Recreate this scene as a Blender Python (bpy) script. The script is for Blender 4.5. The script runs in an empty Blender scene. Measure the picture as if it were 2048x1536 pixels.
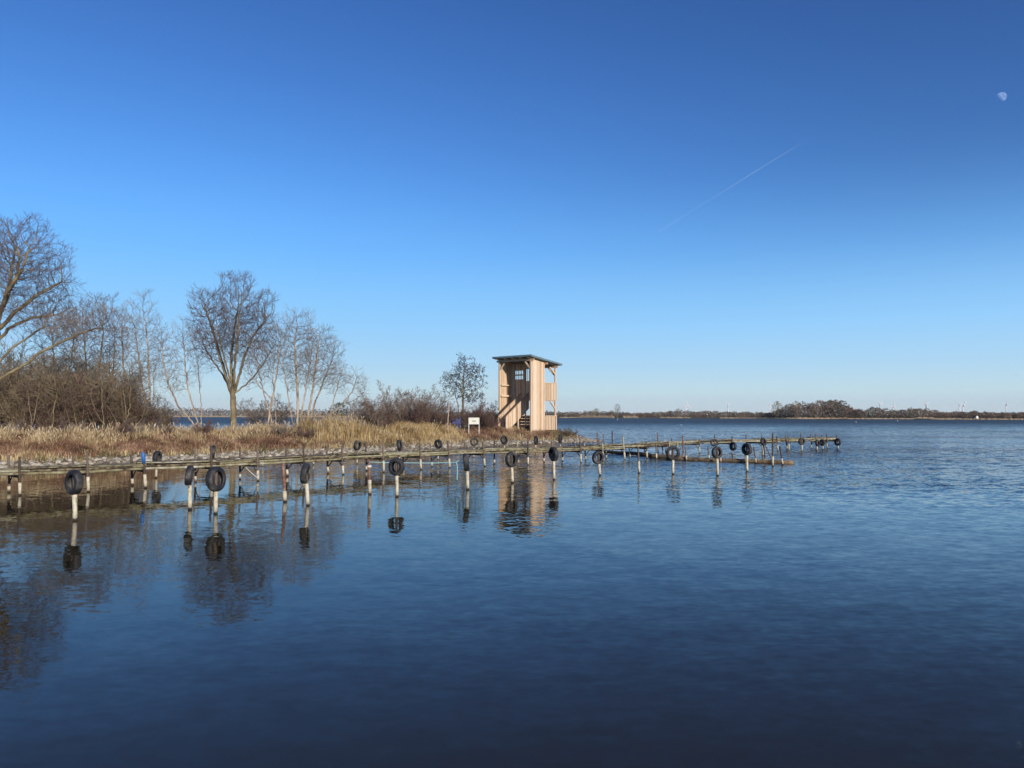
import bpy, math, random
import numpy as np
from mathutils import Vector, Matrix
S = bpy.context.scene
COL = S.collection
F = 1500.0; HC = 2.3; HZ = 830.0
T = math.atan((HZ-768)/F)
CT, ST = math.cos(T), math.sin(T)

# ------------------------------------------------------------- positions measured from the view
def ray(px, py):
    a = (px-1024)/F; b = (768-py)/F
    return Vector((a, CT-b*ST, ST+b*CT))
def W(px, py, z=0.0):                       # point of the level z seen at px,py
    r = ray(px, py); k = (z-HC)/r.z
    return Vector((r.x*k, r.y*k, z))
def AT(px, py, Y):                          # point at distance Y seen at px,py
    r = ray(px, py); k = Y/r.y
    return Vector((r.x*k, Y, HC+r.z*k))

# ------------------------------------------------------------- mesh builder
class MB:
    def __init__(s): s.v=[]; s.f=[]; s.a=[]
    def add(s, vs, fs, val=0.5):
        o=len(s.v); s.v+= [tuple(p) for p in vs]; s.f += [tuple(i+o for i in f) for f in fs]; s.a += [val]*len(fs)
    def tube(s, pts, rs, n=6, caps=True, val=0.5):
        pts=[Vector(p) for p in pts]
        o=len(s.v); m=len(pts)
        for i,p in enumerate(pts):
            d=(pts[min(i+1,m-1)]-pts[max(i-1,0)])
            if d.length<1e-9: d=Vector((0,0,1))
            d.normalize()
            up=Vector((1,0,0)) if abs(d.z)>0.9 else Vector((0,0,1))
            a=d.cross(up).normalized(); b=d.cross(a)
            r=rs[i]
            for k in range(n):
                t=2*math.pi*k/n
                q=p+a*(r*math.cos(t))+b*(r*math.sin(t)); s.v.append((q.x,q.y,q.z))
        c=0
        for i in range(m-1):
            for k in range(n):
                k2=(k+1)%n
                s.f.append((o+i*n+k,o+(i+1)*n+k,o+(i+1)*n+k2,o+i*n+k2)); c+=1
        if caps:
            s.f.append(tuple(o+k for k in range(n))); s.f.append(tuple(o+(m-1)*n+k for k in reversed(range(n)))); c+=2
        s.a += [val]*c
    def hexa(s, c, val=0.5):                # 8 corners: bottom ring 4, top ring 4
        s.add(c, [(3,2,1,0),(4,5,6,7),(0,1,5,4),(1,2,6,5),(2,3,7,6),(3,0,4,7)], val)
    def beam(s, p, q, w, h, val=0.5, up=Vector((0,0,1))):   # squared timber from p to q, w wide, h high
        p=Vector(p); q=Vector(q); d=(q-p).normalized(); sd=d.cross(up)
        if sd.length<1e-4: sd=d.cross(Vector((1,0,0)))
        sd.normalize(); u=sd.cross(d).normalized()
        sd*=w/2; u*=h/2
        s.hexa([p-sd-u,q-sd-u,q+sd-u,p+sd-u,p-sd+u,q-sd+u,q+sd+u,p+sd+u], val)
    def tri(s,a,b,c,val): s.add([a,b,c],[(0,1,2)],val)
    def build(s, name, mat, parent=None, smooth=False):
        me=bpy.data.meshes.new(name); me.from_pydata(s.v,[],s.f); me.update()
        at=me.attributes.new('tone','FLOAT','FACE'); at.data.foreach_set('value', s.a)
        me.materials.append(mat)
        if smooth: me.polygons.foreach_set('use_smooth',[True]*len(me.polygons))
        o=bpy.data.objects.new(name, me); COL.objects.link(o)
        if parent: o.parent=parent
        return o
def tag(o, label=None, cat=None, group=None, kind=None):
    if label: o['label']=label
    if cat: o['category']=cat
    if group: o['group']=group
    if kind: o['kind']=kind
    return o
def empty(name, loc, label, cat, group=None, rz=0):
    o=bpy.data.objects.new(name,None); COL.objects.link(o); o.empty_display_size=.2
    o.location=loc; o.rotation_euler=(0,0,rz)
    return tag(o,label,cat,group)
def copy_tree(o, parent=None):
    c=o.copy(); COL.objects.link(c); c.parent=parent
    for ch in list(o.children): copy_tree(ch,c)
    return c

# ------------------------------------------------------------- materials
def mat(name, stops, scale=6.0, rough=0.85, tone=0.0, stretch=(1,1,1), bump=0.0, bscale=30, spec=0.3, detail=6, coord='Object', contrast=0.0):
    m=bpy.data.materials.new(name); m.use_nodes=True; nt=m.node_tree; N=nt.nodes; L=nt.links
    b=N['Principled BSDF']; b.inputs['Roughness'].default_value=rough
    b.inputs['Specular IOR Level'].default_value=spec
    tc=N.new('ShaderNodeTexCoord'); mp=N.new('ShaderNodeMapping'); mp.inputs['Scale'].default_value=stretch
    L.new(tc.outputs[coord], mp.inputs['Vector'])
    nz=N.new('ShaderNodeTexNoise'); nz.inputs['Scale'].default_value=scale; nz.inputs['Detail'].default_value=detail
    oi=N.new('ShaderNodeObjectInfo'); va=N.new('ShaderNodeVectorMath'); va.operation='MULTIPLY_ADD'; va.inputs[1].default_value=(1,1,1)
    om=N.new('ShaderNodeVectorMath'); om.operation='SCALE'; om.inputs[0].default_value=(37,19,53); L.new(oi.outputs['Random'],om.inputs['Scale'])
    L.new(mp.outputs['Vector'],va.inputs[0]); L.new(om.outputs[0],va.inputs[2]); L.new(va.outputs[0], nz.inputs['Vector'])
    cr=N.new('ShaderNodeValToRGB'); e=cr.color_ramp.elements
    for i,(p,c) in enumerate(stops):
        if i<2: el=e[i]; el.position=p
        else: el=e.new(p)
        el.color=(*c,1)
    fac=nz.outputs['Fac']
    if contrast>0:
        mr=N.new('ShaderNodeMapRange'); mr.inputs['From Min'].default_value=.5-.5/contrast; mr.inputs['From Max'].default_value=.5+.5/contrast; L.new(fac,mr.inputs['Value']); fac=mr.outputs['Result']
    if tone>0:
        at=N.new('ShaderNodeAttribute'); at.attribute_name='tone'
        mx=N.new('ShaderNodeMix'); mx.inputs['Factor'].default_value=tone
        L.new(fac,mx.inputs['A']); L.new(at.outputs['Fac'],mx.inputs['B']); fac=mx.outputs['Result']
    L.new(fac,cr.inputs['Fac']); L.new(cr.outputs['Color'],b.inputs['Base Color'])
    if bump>0:
        n2=N.new('ShaderNodeTexNoise'); n2.inputs['Scale'].default_value=bscale; n2.inputs['Detail'].default_value=4
        L.new(mp.outputs['Vector'], n2.inputs['Vector'])
        bp=N.new('ShaderNodeBump'); bp.inputs['Strength'].default_value=bump; bp.inputs['Distance'].default_value=0.02
        L.new(n2.outputs['Fac'],bp.inputs['Height']); L.new(bp.outputs['Normal'],b.inputs['Normal'])
    return m
M={}
M['larch']=mat('larch boards',[(.18,(.27,.15,.085)),(.36,(.50,.345,.215)),(.6,(.66,.515,.37)),(.85,(.74,.62,.49))],scale=2.2,tone=.62,stretch=(6,6,.6),bump=.3)
M['rough']=mat('rough dock timber',[(.3,(.05,.038,.025)),(.42,(.17,.135,.085)),(.54,(.24,.225,.125)),(.66,(.31,.285,.21)),(.8,(.46,.43,.36))],scale=5.0,tone=.4,contrast=1.5,bump=.8,bscale=18)
M['darkwood']=mat('wet dark timber',[(.3,(.035,.026,.02)),(.7,(.10,.075,.055))],scale=8,bump=.5)
M['post']=mat('weathered post',[(.3,(.05,.038,.03)),(.55,(.135,.10,.08)),(.8,(.25,.20,.165))],scale=9,tone=.3,stretch=(3,3,.6),bump=.6,coord='Generated')
M['paleposts']=mat('greenish pale post',[(.3,(.17,.17,.10)),(.55,(.36,.34,.24)),(.8,(.5,.48,.38))],scale=9,stretch=(3,3,.8),bump=.5)
M['rust']=mat('rusty steel post',[(.3,(.075,.04,.03)),(.5,(.17,.09,.06)),(.65,(.30,.18,.13)),(.9,(.5,.38,.3))],scale=7,bump=.5)
M['sleeve']=mat('off white sleeve',[(.30,(.09,.075,.045)),(.38,(.40,.37,.25)),(.5,(.50,.45,.34)),(.72,(.66,.61,.49))],scale=9,rough=.6,stretch=(2,2,1),detail=8)
M['waterline']=mat('wet algae band',[(.3,(.02,.016,.01)),(.7,(.05,.04,.02))],scale=9,rough=.4)
M['rubber']=mat('black rubber',[(.3,(.012,.012,.014)),(.52,(.028,.028,.031)),(.64,(.065,.064,.06)),(.78,(.2,.195,.18))],scale=5,detail=8,rough=.62,spec=.4,bump=.3)
M['log']=mat('wet floating log',[(.3,(.07,.045,.03)),(.5,(.17,.12,.075)),(.65,(.25,.19,.11)),(.85,(.34,.26,.17))],scale=5,bump=.8,bscale=14)
M['rope']=mat('pale rope',[(.3,(.5,.47,.4)),(.7,(.75,.72,.65))],scale=40)
M['turq']=mat('turquoise rope',[(.3,(.16,.38,.40)),(.7,(.36,.60,.60))],scale=40)
M['blue']=mat('blue plastic',[(.3,(.015,.10,.35)),(.7,(.03,.17,.5))],scale=4,rough=.45)
M['bluedark']=mat('faded blue panel',[(.3,(.05,.06,.16)),(.7,(.09,.10,.24))],scale=4)
M['roof']=mat('grey green roofing',[(.3,(.10,.16,.19)),(.7,(.17,.25,.29))],scale=6,rough=.5)
M['white']=mat('painted board',[(.3,(.66,.66,.56)),(.7,(.76,.76,.68))],scale=3)
M['ink']=mat('dark print',[(.3,(.10,.12,.08)),(.7,(.16,.18,.12))],scale=3)
M['pole']=mat('pale wooden pole',[(.3,(.36,.28,.24)),(.7,(.58,.48,.42))],scale=3)
M['birch']=mat('bark pale',[(.25,(.10,.075,.055)),(.45,(.30,.23,.16)),(.7,(.48,.40,.31))],scale=1.8,bump=.5,coord='Object',stretch=(2,2,1))
M['bark']=mat('bark brown green',[(.25,(.06,.045,.03)),(.5,(.19,.15,.085)),(.75,(.33,.28,.16))],scale=1.5,bump=.6)
M['twig']=mat('twigs purple brown',[(.3,(.065,.045,.043)),(.7,(.15,.108,.102))],scale=1.2,tone=.4)
M['twigpale']=mat('twigs pale',[(.3,(.115,.09,.075)),(.7,(.27,.22,.18))],scale=1.2,tone=.4)
M['twigred']=mat('twigs russet',[(.3,(.075,.045,.038)),(.7,(.18,.115,.095))],scale=.8,tone=.4)
M['twigolive']=mat('twigs olive brown',[(.3,(.075,.058,.036)),(.7,(.26,.20,.13))],scale=.5,tone=.4)
M['cone']=mat('alder cones',[(.3,(.035,.026,.028)),(.7,(.08,.055,.055))],scale=2,tone=.4)
M['straw']=mat('dry straw',[(.15,(.14,.09,.05)),(.4,(.30,.21,.12)),(.62,(.48,.37,.20)),(.85,(.64,.53,.32))],scale=1.0,tone=.42,contrast=2.6)
M['ochre']=mat('ochre reed',[(.25,(.17,.11,.045)),(.5,(.36,.25,.11)),(.8,(.58,.44,.24))],scale=1.0,tone=.42,contrast=2.6)
M['russet']=mat('russet brush',[(.25,(.065,.034,.022)),(.45,(.16,.085,.052)),(.65,(.27,.155,.095)),(.85,(.44,.30,.21))],scale=.9,tone=.45,contrast=2.6)
M['weed']=mat('dull green weed',[(.25,(.07,.06,.025)),(.6,(.17,.14,.065)),(.85,(.28,.22,.12))],scale=1.0,tone=.42,contrast=2.6)
M['plume']=mat('reed plume',[(.3,(.28,.21,.12)),(.7,(.54,.44,.29))],scale=2,tone=.5)
M['stone']=mat('shore stones',[(.25,(.10,.085,.065)),(.5,(.30,.26,.20)),(.8,(.52,.47,.39))],scale=1.3,tone=.7,bump=.4)
M['farwood']=mat('far wood',[(.3,(.060,.050,.036)),(.5,(.125,.088,.062)),(.7,(.18,.125,.088))],scale=.035,tone=.5,detail=3)
M['farpale']=mat('far pale tree',[(.3,(.13,.115,.07)),(.7,(.25,.21,.14))],scale=.05,tone=.5)
M['fargreen']=mat('far evergreen',[(.3,(.025,.035,.015)),(.7,(.06,.07,.03))],scale=.05,tone=.5)
M['farreed']=mat('far reed',[(.3,(.22,.17,.10)),(.6,(.40,.32,.22)),(.8,(.52,.43,.33))],scale=.03,tone=.3)
M['turbine']=mat('turbine white',[(.3,(.78,.79,.8)),(.7,(.82,.82,.82))],scale=1,rough=.5)
M['housew']=mat('white render',[(.3,(.74,.74,.72)),(.7,(.8,.8,.78))],scale=1)
M['tile']=mat('dark tile',[(.3,(.10,.08,.07)),(.7,(.16,.12,.10))],scale=2)
M['buoy']=mat('white buoy',[(.3,(.75,.75,.72)),(.7,(.8,.8,.78))],scale=1)
M['dark']=mat('dark opening',[(.3,(.02,.02,.022)),(.7,(.03,.03,.03))],scale=1)

# land
def landmat():
    m=mat('bank soil and dead grass',[(.3,(.10,.065,.03)),(.5,(.20,.135,.065)),(.7,(.30,.22,.12))],scale=1.1,bump=1,bscale=9,detail=9)
    nt=m.node_tree;N=nt.nodes;L=nt.links; b=N['Principled BSDF']
    g=N.new('ShaderNodeNewGeometry'); sx=N.new('ShaderNodeSeparateXYZ'); L.new(g.outputs['Position'],sx.inputs[0])
    mr=N.new('ShaderNodeMapRange'); mr.inputs['From Min'].default_value=.28; mr.inputs['From Max'].default_value=.42
    L.new(sx.outputs['Z'],mr.inputs['Value'])
    nz=N.new('ShaderNodeTexVoronoi'); nz.inputs['Scale'].default_value=9
    cr=N.new('ShaderNodeValToRGB'); cr.color_ramp.elements[0].color=(.16,.12,.08,1); cr.color_ramp.elements[1].color=(.48,.42,.33,1)
    L.new(nz.outputs['Color'],cr.inputs['Fac'])
    mx=N.new('ShaderNodeMix'); mx.data_type='RGBA'
    old=b.inputs['Base Color'].links[0].from_socket
    L.new(mr.outputs['Result'],mx.inputs['Factor']); L.new(cr.outputs['Color'],mx.inputs['A']); L.new(old,mx.inputs['B'])
    # wet rim
    mr2=N.new('ShaderNodeMapRange'); mr2.inputs['From Min'].default_value=.015; mr2.inputs['From Max'].default_value=.06; mr2.inputs['To Min'].default_value=.35
    L.new(sx.outputs['Z'],mr2.inputs['Value'])
    mm=N.new('ShaderNodeMix'); mm.data_type='RGBA'; mm.blend_type='MULTIPLY'; mm.inputs['Factor'].default_value=1
    L.new(mx.outputs['Result'],mm.inputs['A']); L.new(mr2.outputs['Result'],mm.inputs['B'])
    L.new(mm.outputs['Result'],b.inputs['Base Color'])
    return m
M['land']=landmat()
M['farland']=mat('far meadow',[(.3,(.12,.105,.045)),(.6,(.22,.17,.08)),(.8,(.30,.23,.13))],scale=.02)

def watermat():
    m=bpy.data.materials.new('lake water'); m.use_nodes=True; nt=m.node_tree;N=nt.nodes;L=nt.links
    b=N['Principled BSDF']; b.inputs['Base Color'].default_value=(.026,.020,.006,1); b.inputs['IOR'].default_value=1.285
    b.inputs['Roughness'].default_value=.04
    g=N.new('ShaderNodeNewGeometry')
    def noise(scale,detail,sx=(1,1,1),rough=.5):
        mp=N.new('ShaderNodeMapping'); mp.inputs['Scale'].default_value=sx; L.new(g.outputs['Position'],mp.inputs['Vector'])
        n=N.new('ShaderNodeTexNoise'); n.inputs['Scale'].default_value=scale; n.inputs['Detail'].default_value=detail; n.inputs['Roughness'].default_value=rough
        L.new(mp.outputs['Vector'],n.inputs['Vector']); return n.outputs['Fac']
    def math_(op,a,bb,c=None):
        n=N.new('ShaderNodeMath'); n.operation=op
        for i,x in enumerate((a,bb,c)):
            if x is None: continue
            if isinstance(x,(int,float)): n.inputs[i].default_value=x
            else: L.new(x,n.inputs[i])
        return n.outputs[0]
    def noisec(scale,detail,sx):
        mp=N.new('ShaderNodeMapping'); mp.inputs['Scale'].default_value=sx; L.new(g.outputs['Position'],mp.inputs['Vector'])
        n=N.new('ShaderNodeTexNoise'); n.inputs['Scale'].default_value=scale; n.inputs['Detail'].default_value=detail
        L.new(mp.outputs['Vector'],n.inputs['Vector'])
        v=N.new('ShaderNodeVectorMath'); v.operation='SUBTRACT'; v.inputs[1].default_value=(.5,.5,.5); L.new(n.outputs['Color'],v.inputs[0]); return v.outputs[0]
    def vscale(v,f):
        n=N.new('ShaderNodeVectorMath'); n.operation='SCALE'; L.new(v,n.inputs[0])
        if isinstance(f,(int,float)): n.inputs['Scale'].default_value=f
        else: L.new(f,n.inputs['Scale'])
        return n.outputs[0]
    def vadd(a,b_):
        n=N.new('ShaderNodeVectorMath'); n.operation='ADD'; L.new(a,n.inputs[0]); L.new(b_,n.inputs[1]); return n.outputs[0]
    v=vadd(vadd(vscale(noisec(1.1,1,(.7,1.2,1)),.4),vscale(noisec(3.6,2,(.7,1.3,1)),.9)),vscale(noisec(9,3,(.8,1.3,1)),.95))
    sp=N.new('ShaderNodeSeparateXYZ'); L.new(g.outputs['Position'],sp.inputs[0])
    wgt=math_('ADD',math_('MULTIPLY',sp.outputs['X'],.6),math_('MULTIPLY',sp.outputs['Y'],.9))
    def mrange(x,a,c,d,e):
        mr=N.new('ShaderNodeMapRange'); mr.interpolation_type='SMOOTHSTEP'; mr.inputs['From Min'].default_value=a; mr.inputs['From Max'].default_value=c
        mr.inputs['To Min'].default_value=d; mr.inputs['To Max'].default_value=e; L.new(x,mr.inputs['Value']); return mr.outputs['Result']
    near_=mrange(wgt,15,46,WL0,WL1); far_=mrange(sp.outputs['Y'],45,230,0,WL2)
    patch=mrange(noise(.07,3,(.5,1.6,1)),.35,.65,.7,1.3)
    amp=math_('MULTIPLY',math_('ADD',near_,far_),patch)
    sk=N.new('ShaderNodeVectorMath'); sk.operation='ADD'; sk.inputs[1].default_value=(-.01,-.075,0)   # wind waves lean: the steep faces look to this shore
    L.new(v,sk.inputs[0]); v=vscale(sk.outputs[0],amp)
    fl=N.new('ShaderNodeVectorMath'); fl.operation='MULTIPLY'; fl.inputs[1].default_value=(1,1,0); L.new(v,fl.inputs[0])
    up=N.new('ShaderNodeVectorMath'); up.operation='ADD'; up.inputs[1].default_value=(0,0,1); L.new(fl.outputs[0],up.inputs[0])
    nn=N.new('ShaderNodeVectorMath'); nn.operation='NORMALIZE'; L.new(up.outputs[0],nn.inputs[0]); L.new(nn.outputs[0],b.inputs['Normal'])
    L.new(mrange(sp.outputs['Y'],45,260,.03,.38),b.inputs['Roughness'])
    return m
WL0=.05; WL1=.74; WL2=.8
M['water']=watermat()

# ------------------------------------------------------------- camera, sky, sun
cd=bpy.data.cameras.new('camera'); cam=bpy.data.objects.new('camera',cd); COL.objects.link(cam)
cam.location=(0,0,HC); cam.rotation_euler=(math.pi/2+T,0,0)
cd.sensor_width=36; cd.lens=36*F/2048; cd.clip_end=20000; cd.clip_start=.1
S.camera=cam
SAZ=math.radians(148); SEL=math.radians(17)
SUN=Vector((math.sin(SAZ)*math.cos(SEL),math.cos(SAZ)*math.cos(SEL),math.sin(SEL)))
w=bpy.data.worlds.new('World'); S.world=w; w.use_nodes=True; nt=w.node_tree
sky=nt.nodes.new('ShaderNodeTexSky'); sky.sky_type='NISHITA'; sky.sun_disc=False
sky.sun_elevation=SEL; sky.sun_rotation=SAZ; sky.altitude=0; sky.air_density=1.0; sky.dust_density=.25; sky.ozone_density=2.5
bg=nt.nodes['Background']; bg.inputs['Strength'].default_value=.15
hs=nt.nodes.new('ShaderNodeHueSaturation'); hs.inputs['Saturation'].default_value=1.1
# clear winter sky: Nishita, deepened overhead, with a pale blue band of air along the horizon
KS=.15*2**.35
def wm(op,a,bb):
    n=nt.nodes.new('ShaderNodeMath'); n.operation=op
    for i,x in enumerate((a,bb)):
        if isinstance(x,(int,float)): n.inputs[i].default_value=x
        else: nt.links.new(x,n.inputs[i])
    return n.outputs[0]
nt.links.new(sky.outputs[0],hs.inputs['Color']); hs.inputs['Saturation'].default_value=1.1
sr=nt.nodes.new('ShaderNodeSeparateColor'); nt.links.new(hs.outputs[0],sr.inputs[0]); cc=nt.nodes.new('ShaderNodeCombineColor')
for i,(g_,k_) in enumerate(((1.4,.56),(1.48,.72),(1.38,.82))):
    nt.links.new(wm('MULTIPLY',wm('POWER',wm('MULTIPLY',sr.outputs[i],KS),g_),k_),cc.inputs[i])
tcw=nt.nodes.new('ShaderNodeTexCoord'); sxw=nt.nodes.new('ShaderNodeSeparateXYZ'); nt.links.new(tcw.outputs['Generated'],sxw.inputs[0])
lr=nt.nodes.new('ShaderNodeValToRGB'); el=lr.color_ramp.elements
el[0].position=0; el[0].color=(.60,.70,.75,1); el[1].position=.03; el[1].color=(.56,.76,.84,1)
for q_,c_ in ((.065,(.43,.70,.93)),(.116,(.305,.631,1.0)),(.21,(.165,.44,.90)),(.35,(.088,.27,.68))):
    x=el.new(q_); x.color=(*c_,1)
nt.links.new(sxw.outputs['Z'],lr.inputs['Fac'])
mk=nt.nodes.new('ShaderNodeMapRange'); mk.interpolation_type='SMOOTHSTEP'; mk.inputs['From Min'].default_value=.10; mk.inputs['From Max'].default_value=.32; mk.inputs['To Min'].default_value=1; mk.inputs['To Max'].default_value=0
nt.links.new(sxw.outputs['Z'],mk.inputs['Value'])
mxw=nt.nodes.new('ShaderNodeMix'); mxw.data_type='RGBA'; nt.links.new(mk.outputs[0],mxw.inputs['Factor']); nt.links.new(cc.outputs[0],mxw.inputs['A']); nt.links.new(lr.outputs['Color'],mxw.inputs['B'])
sc_=nt.nodes.new('ShaderNodeVectorMath'); sc_.operation='SCALE'; sc_.inputs['Scale'].default_value=1/KS; nt.links.new(mxw.outputs['Result'],sc_.inputs[0])
nt.links.new(sc_.outputs[0],bg.inputs['Color'])
sl=bpy.data.lights.new('sun','SUN'); so=bpy.data.objects.new('sun',sl); COL.objects.link(so)
sl.energy=3.6; sl.angle=math.radians(.55); sl.color=(1.0,.88,.74)
so.rotation_euler=SUN.to_track_quat('Z','Y').to_euler(); so.location=(20,-20,30)
S.view_settings.view_transform='Standard'; S.view_settings.look='None'; S.view_settings.exposure=0.35; S.view_settings.gamma=1
S.render.resolution_x=1024; S.render.resolution_y=768
S.cycles.max_bounces=6; S.cycles.volume_bounces=0; S.cycles.transparent_max_bounces=12

# ------------------------------------------------------------- water
b=MB(); b.add([(-4900,-60,0),(4900,-60,0),(4900,4900,0),(-4900,4900,0)],[(0,1,2,3)])
tag(b.build('lake_water',M['water']),'calm blue lake rippled by light wind','lake',kind='structure')

# ------------------------------------------------------------- the wooded spit (height field)
front=[W(-700,985),W(-250,957),W(0,940),W(160,933),W(320,924),W(520,915),W(700,908),W(850,901),W(1000,891.5),W(1100,887.5),W(1192,885)]
front=[(p.x,p.y) for p in front]
OUT=front+[(8.2,64.2),(8.0,67.2),(6.8,70),(3,72),(-2,69),(-8,63),(-18,60),(-30,59),(-60,62),(-90,70),(-110,50),(-95,10)]
OA=np.array(OUT); OB=np.roll(OA,-1,axis=0)
def sdist(P):
    P=np.asarray(P,float); d=np.full(len(P),1e9); ins=np.zeros(len(P),bool)
    for a,bb in zip(OA,OB):
        e=bb-a; t=np.clip(((P-a)@e)/(e@e),0,1); q=a+t[:,None]*e
        d=np.minimum(d,np.hypot(*(P-q).T))
        c=((a[1]>P[:,1])!=(bb[1]>P[:,1]))
        with np.errstate(divide='ignore',invalid='ignore'):
            xi=(bb[0]-a[0])*(P[:,1]-a[1])/((bb[1]-a[1]) if bb[1]!=a[1] else 1e-9)+a[0]
        ins^=c&(P[:,0]<xi)
    return np.where(ins,d,-d)
def wob(x,y): return (np.sin(x*1.3+y*.7)+np.sin(x*.61-y*1.1+2)+np.sin(x*2.3+1)*.5+np.sin(y*2.9+x*.4)*.5)
def ground(P):
    P=np.asarray(P,float); d=sdist(P); x,y=P[:,0],P[:,1]
    d=d+wob(x,y)*.10
    z=np.interp(d,[-3,0,.3,1.6,4.4,7,30],[-1,0,.07,.34,1.08,1.12,1.2])
    return z+np.where(d>2.2,wob(x*1.7,y*1.7)*.025,0)
def gz(x,y): return float(ground([(x,y)])[0])
xs=np.arange(-70,12,.42); ys=np.arange(10,76,.42)
X,Y=np.meshgrid(xs,ys); P=np.stack([X.ravel(),Y.ravel()],1); Z=ground(P)
b=MB(); nx=len(xs); b.v=[(float(p[0]),float(p[1]),float(z)) for p,z in zip(P,Z)]
for j in range(len(ys)-1):
    for i in range(nx-1):
        q=(j*nx+i,j*nx+i+1,(j+1)*nx+i+1,(j+1)*nx+i)
        if max(Z[k] for k in q)>-.5: b.f.append(q)
b.a=[.5]*len(b.f)
tag(b.build('lake_bank',M['land'],smooth=True),'low earth bank of the spit with a stony edge','bank',kind='structure')

# shore stones
random.seed(3); rs=np.random.RandomState(3)
ICO=[(0,0,1),(.89,0,.45),(.28,.85,.45),(-.72,.53,.45),(-.72,-.53,.45),(.28,-.85,.45),(.72,.53,-.45),(-.28,.85,-.45),(-.89,0,-.45),(-.28,-.85,-.45),(.72,-.53,-.45),(0,0,-1)]
ICF=[(0,1,2),(0,2,3),(0,3,4),(0,4,5),(0,5,1),(1,6,2),(2,7,3),(3,8,4),(4,9,5),(5,10,1),(2,6,7),(3,7,8),(4,8,9),(5,9,10),(1,10,6),(6,11,7),(7,11,8),(8,11,9),(9,11,10),(10,11,6)]
b=MB(); fa=np.array(front)
cand=[]
for a,c in zip(fa[1:-1],fa[2:]):
    L_=np.hypot(*(c-a)); n=int(L_*210)
    t=rs.rand(n); off=rs.rand(n)*2.9-.3; nn=np.array([-(c-a)[1],(c-a)[0]])/L_
    cand.append(a+t[:,None]*(c-a)+off[:,None]*nn)
cand=np.concatenate(cand); dd=sdist(cand); gzv=ground(cand)
for p,d,z in zip(cand,dd,gzv):
    if d<-.25 or d>2.1 or (d>1.3 and random.random()<.5): continue
    s=(.022+.11*random.random()**2.6)*(1.25 if d<1.2 else .9)
    rot=Matrix.Rotation(random.random()*6.28,3,'Z')
    val=min(1,max(0,random.gauss(.55,.22)))
    if d<.12: val*=.4
    sc=Vector((s*random.uniform(.8,1.5),s*random.uniform(.7,1.1),s*random.uniform(.45,.75)))
    b.add([rot@Vector((v[0]*sc.x,v[1]*sc.y,v[2]*sc.z))+Vector((p[0],p[1],z+s*.15)) for v in ICO],ICF,val)
tag(b.build('shore_stones',M['stone']),'pale rubble stones lying along the water edge of the bank','stones',kind='stuff')

# ------------------------------------------------------------- ground vegetation (uncountable)
def pxof(x,y,z):
    v=Vector((x,y,z-HC)); return 1024+F*v.x/(v.y*CT+v.z*ST)
def blades(name, m, n, region, hgt, wid, lean, label, cat, dmin=2.0, dmax=9.5, clump=.0, seed=1, plume=None):
    rr=random.Random(seed); b=MB(); pb=MB() if plume else None
    np_r=np.random.RandomState(seed)
    pts=[]
    while len(pts)<n:
        px=np_r.uniform(region[0],region[1],4000)
        # pick along the shoreline
        k=np.interp(px,PXF,np.arange(len(PXF)))
        i=np.clip(k.astype(int),0,len(PXF)-2); t=k-i
        base=fa[i]*(1-t[:,None])+fa[i+1]*t[:,None]
        e=fa[i+1]-fa[i]; nn=np.stack([-e[:,1],e[:,0]],1)/np.hypot(e[:,0],e[:,1])[:,None]
        off=np_r.uniform(dmin,dmax,4000)**1.0
        q=base+nn*off[:,None]+np_r.normal(0,.25,(4000,2))
        dq=sdist(q); gq=ground(q)
        nv=np.sin(q[:,0]*1.1+seed)+np.sin(q[:,1]*1.7+q[:,0]*.6+seed*2)+np.sin(q[:,0]*3.3+q[:,1]*2.1)*.7
        ok=(dq>dmin-.1)&((nv>clump)|(np_r.rand(4000)<.12))
        for p,z,o in zip(q,gq,ok):
            if o: pts.append((p[0],p[1],z))
    for (x,y,z) in pts[:n]:
        h=rr.uniform(*hgt); 
        h*=.55+.45*rr.random()**.8
        a=rr.random()*6.283; ln=rr.uniform(0,lean)*h; dx,dy=math.cos(a)*ln,math.sin(a)*ln
        wd=rr.uniform(*wid); fa_=rr.uniform(-.7,.7); wx,wy=math.cos(fa_)*wd/2,math.sin(fa_)*wd/2
        v=min(1,max(0,rr.gauss(.5,.25)))
        p0=(x-wx,y-wy,z-.03);p1=(x+wx,y+wy,z-.03)
        m0=(x+dx*.4-wx*.8,y+dy*.4-wy*.8,z+h*.6);m1=(x+dx*.4+wx*.8,y+dy*.4+wy*.8,z+h*.6)
        tp=(x+dx,y+dy,z+h*(1-.3*lean))
        b.add([p0,p1,m1,m0,tp],[(0,1,2,3),(3,2,4)],v)
        if plume and rr.random()<plume:
            t=Vector(tp); d=(t-Vector(m0)).normalized()
            l=rr.uniform(.14,.26); rw=rr.uniform(.018,.032)
            pb.tube([t-d*.04,t+d*l*.35,t+d*l*.7+Vector((dx*.1,dy*.1,0)),t+d*l+Vector((dx*.2,dy*.2,-.02))],[.006,rw,rw*.7,.004],4,val=rr.random())
    o=tag(b.build(name,m),label,cat,kind='stuff')
    if pb: tag(pb.build('plumes',M['plume'],o),None,None,kind='stuff')
    return o
PXF=[pxof(p[0],p[1],0) for p in front]
blades('dry_grass',M['straw'],52000,(-120,1130),(.12,.50),(.012,.028),.6,'pale dry grass covering the whole bank top and slope','grass',1.1,9,-.6,1)
blades('dead_brush',M['russet'],34000,(-120,420),(.2,.62),(.012,.035),1.0,'russet dead brush on the bank slope at the left','brush',1.5,5.0,-.5,2)
blades('brown_brush',M['russet'],16000,(420,720),(.2,.55),(.012,.03),.8,'brown withered brush low on the bank beneath the trees','brush',1.5,5,-.2,5)
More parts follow.
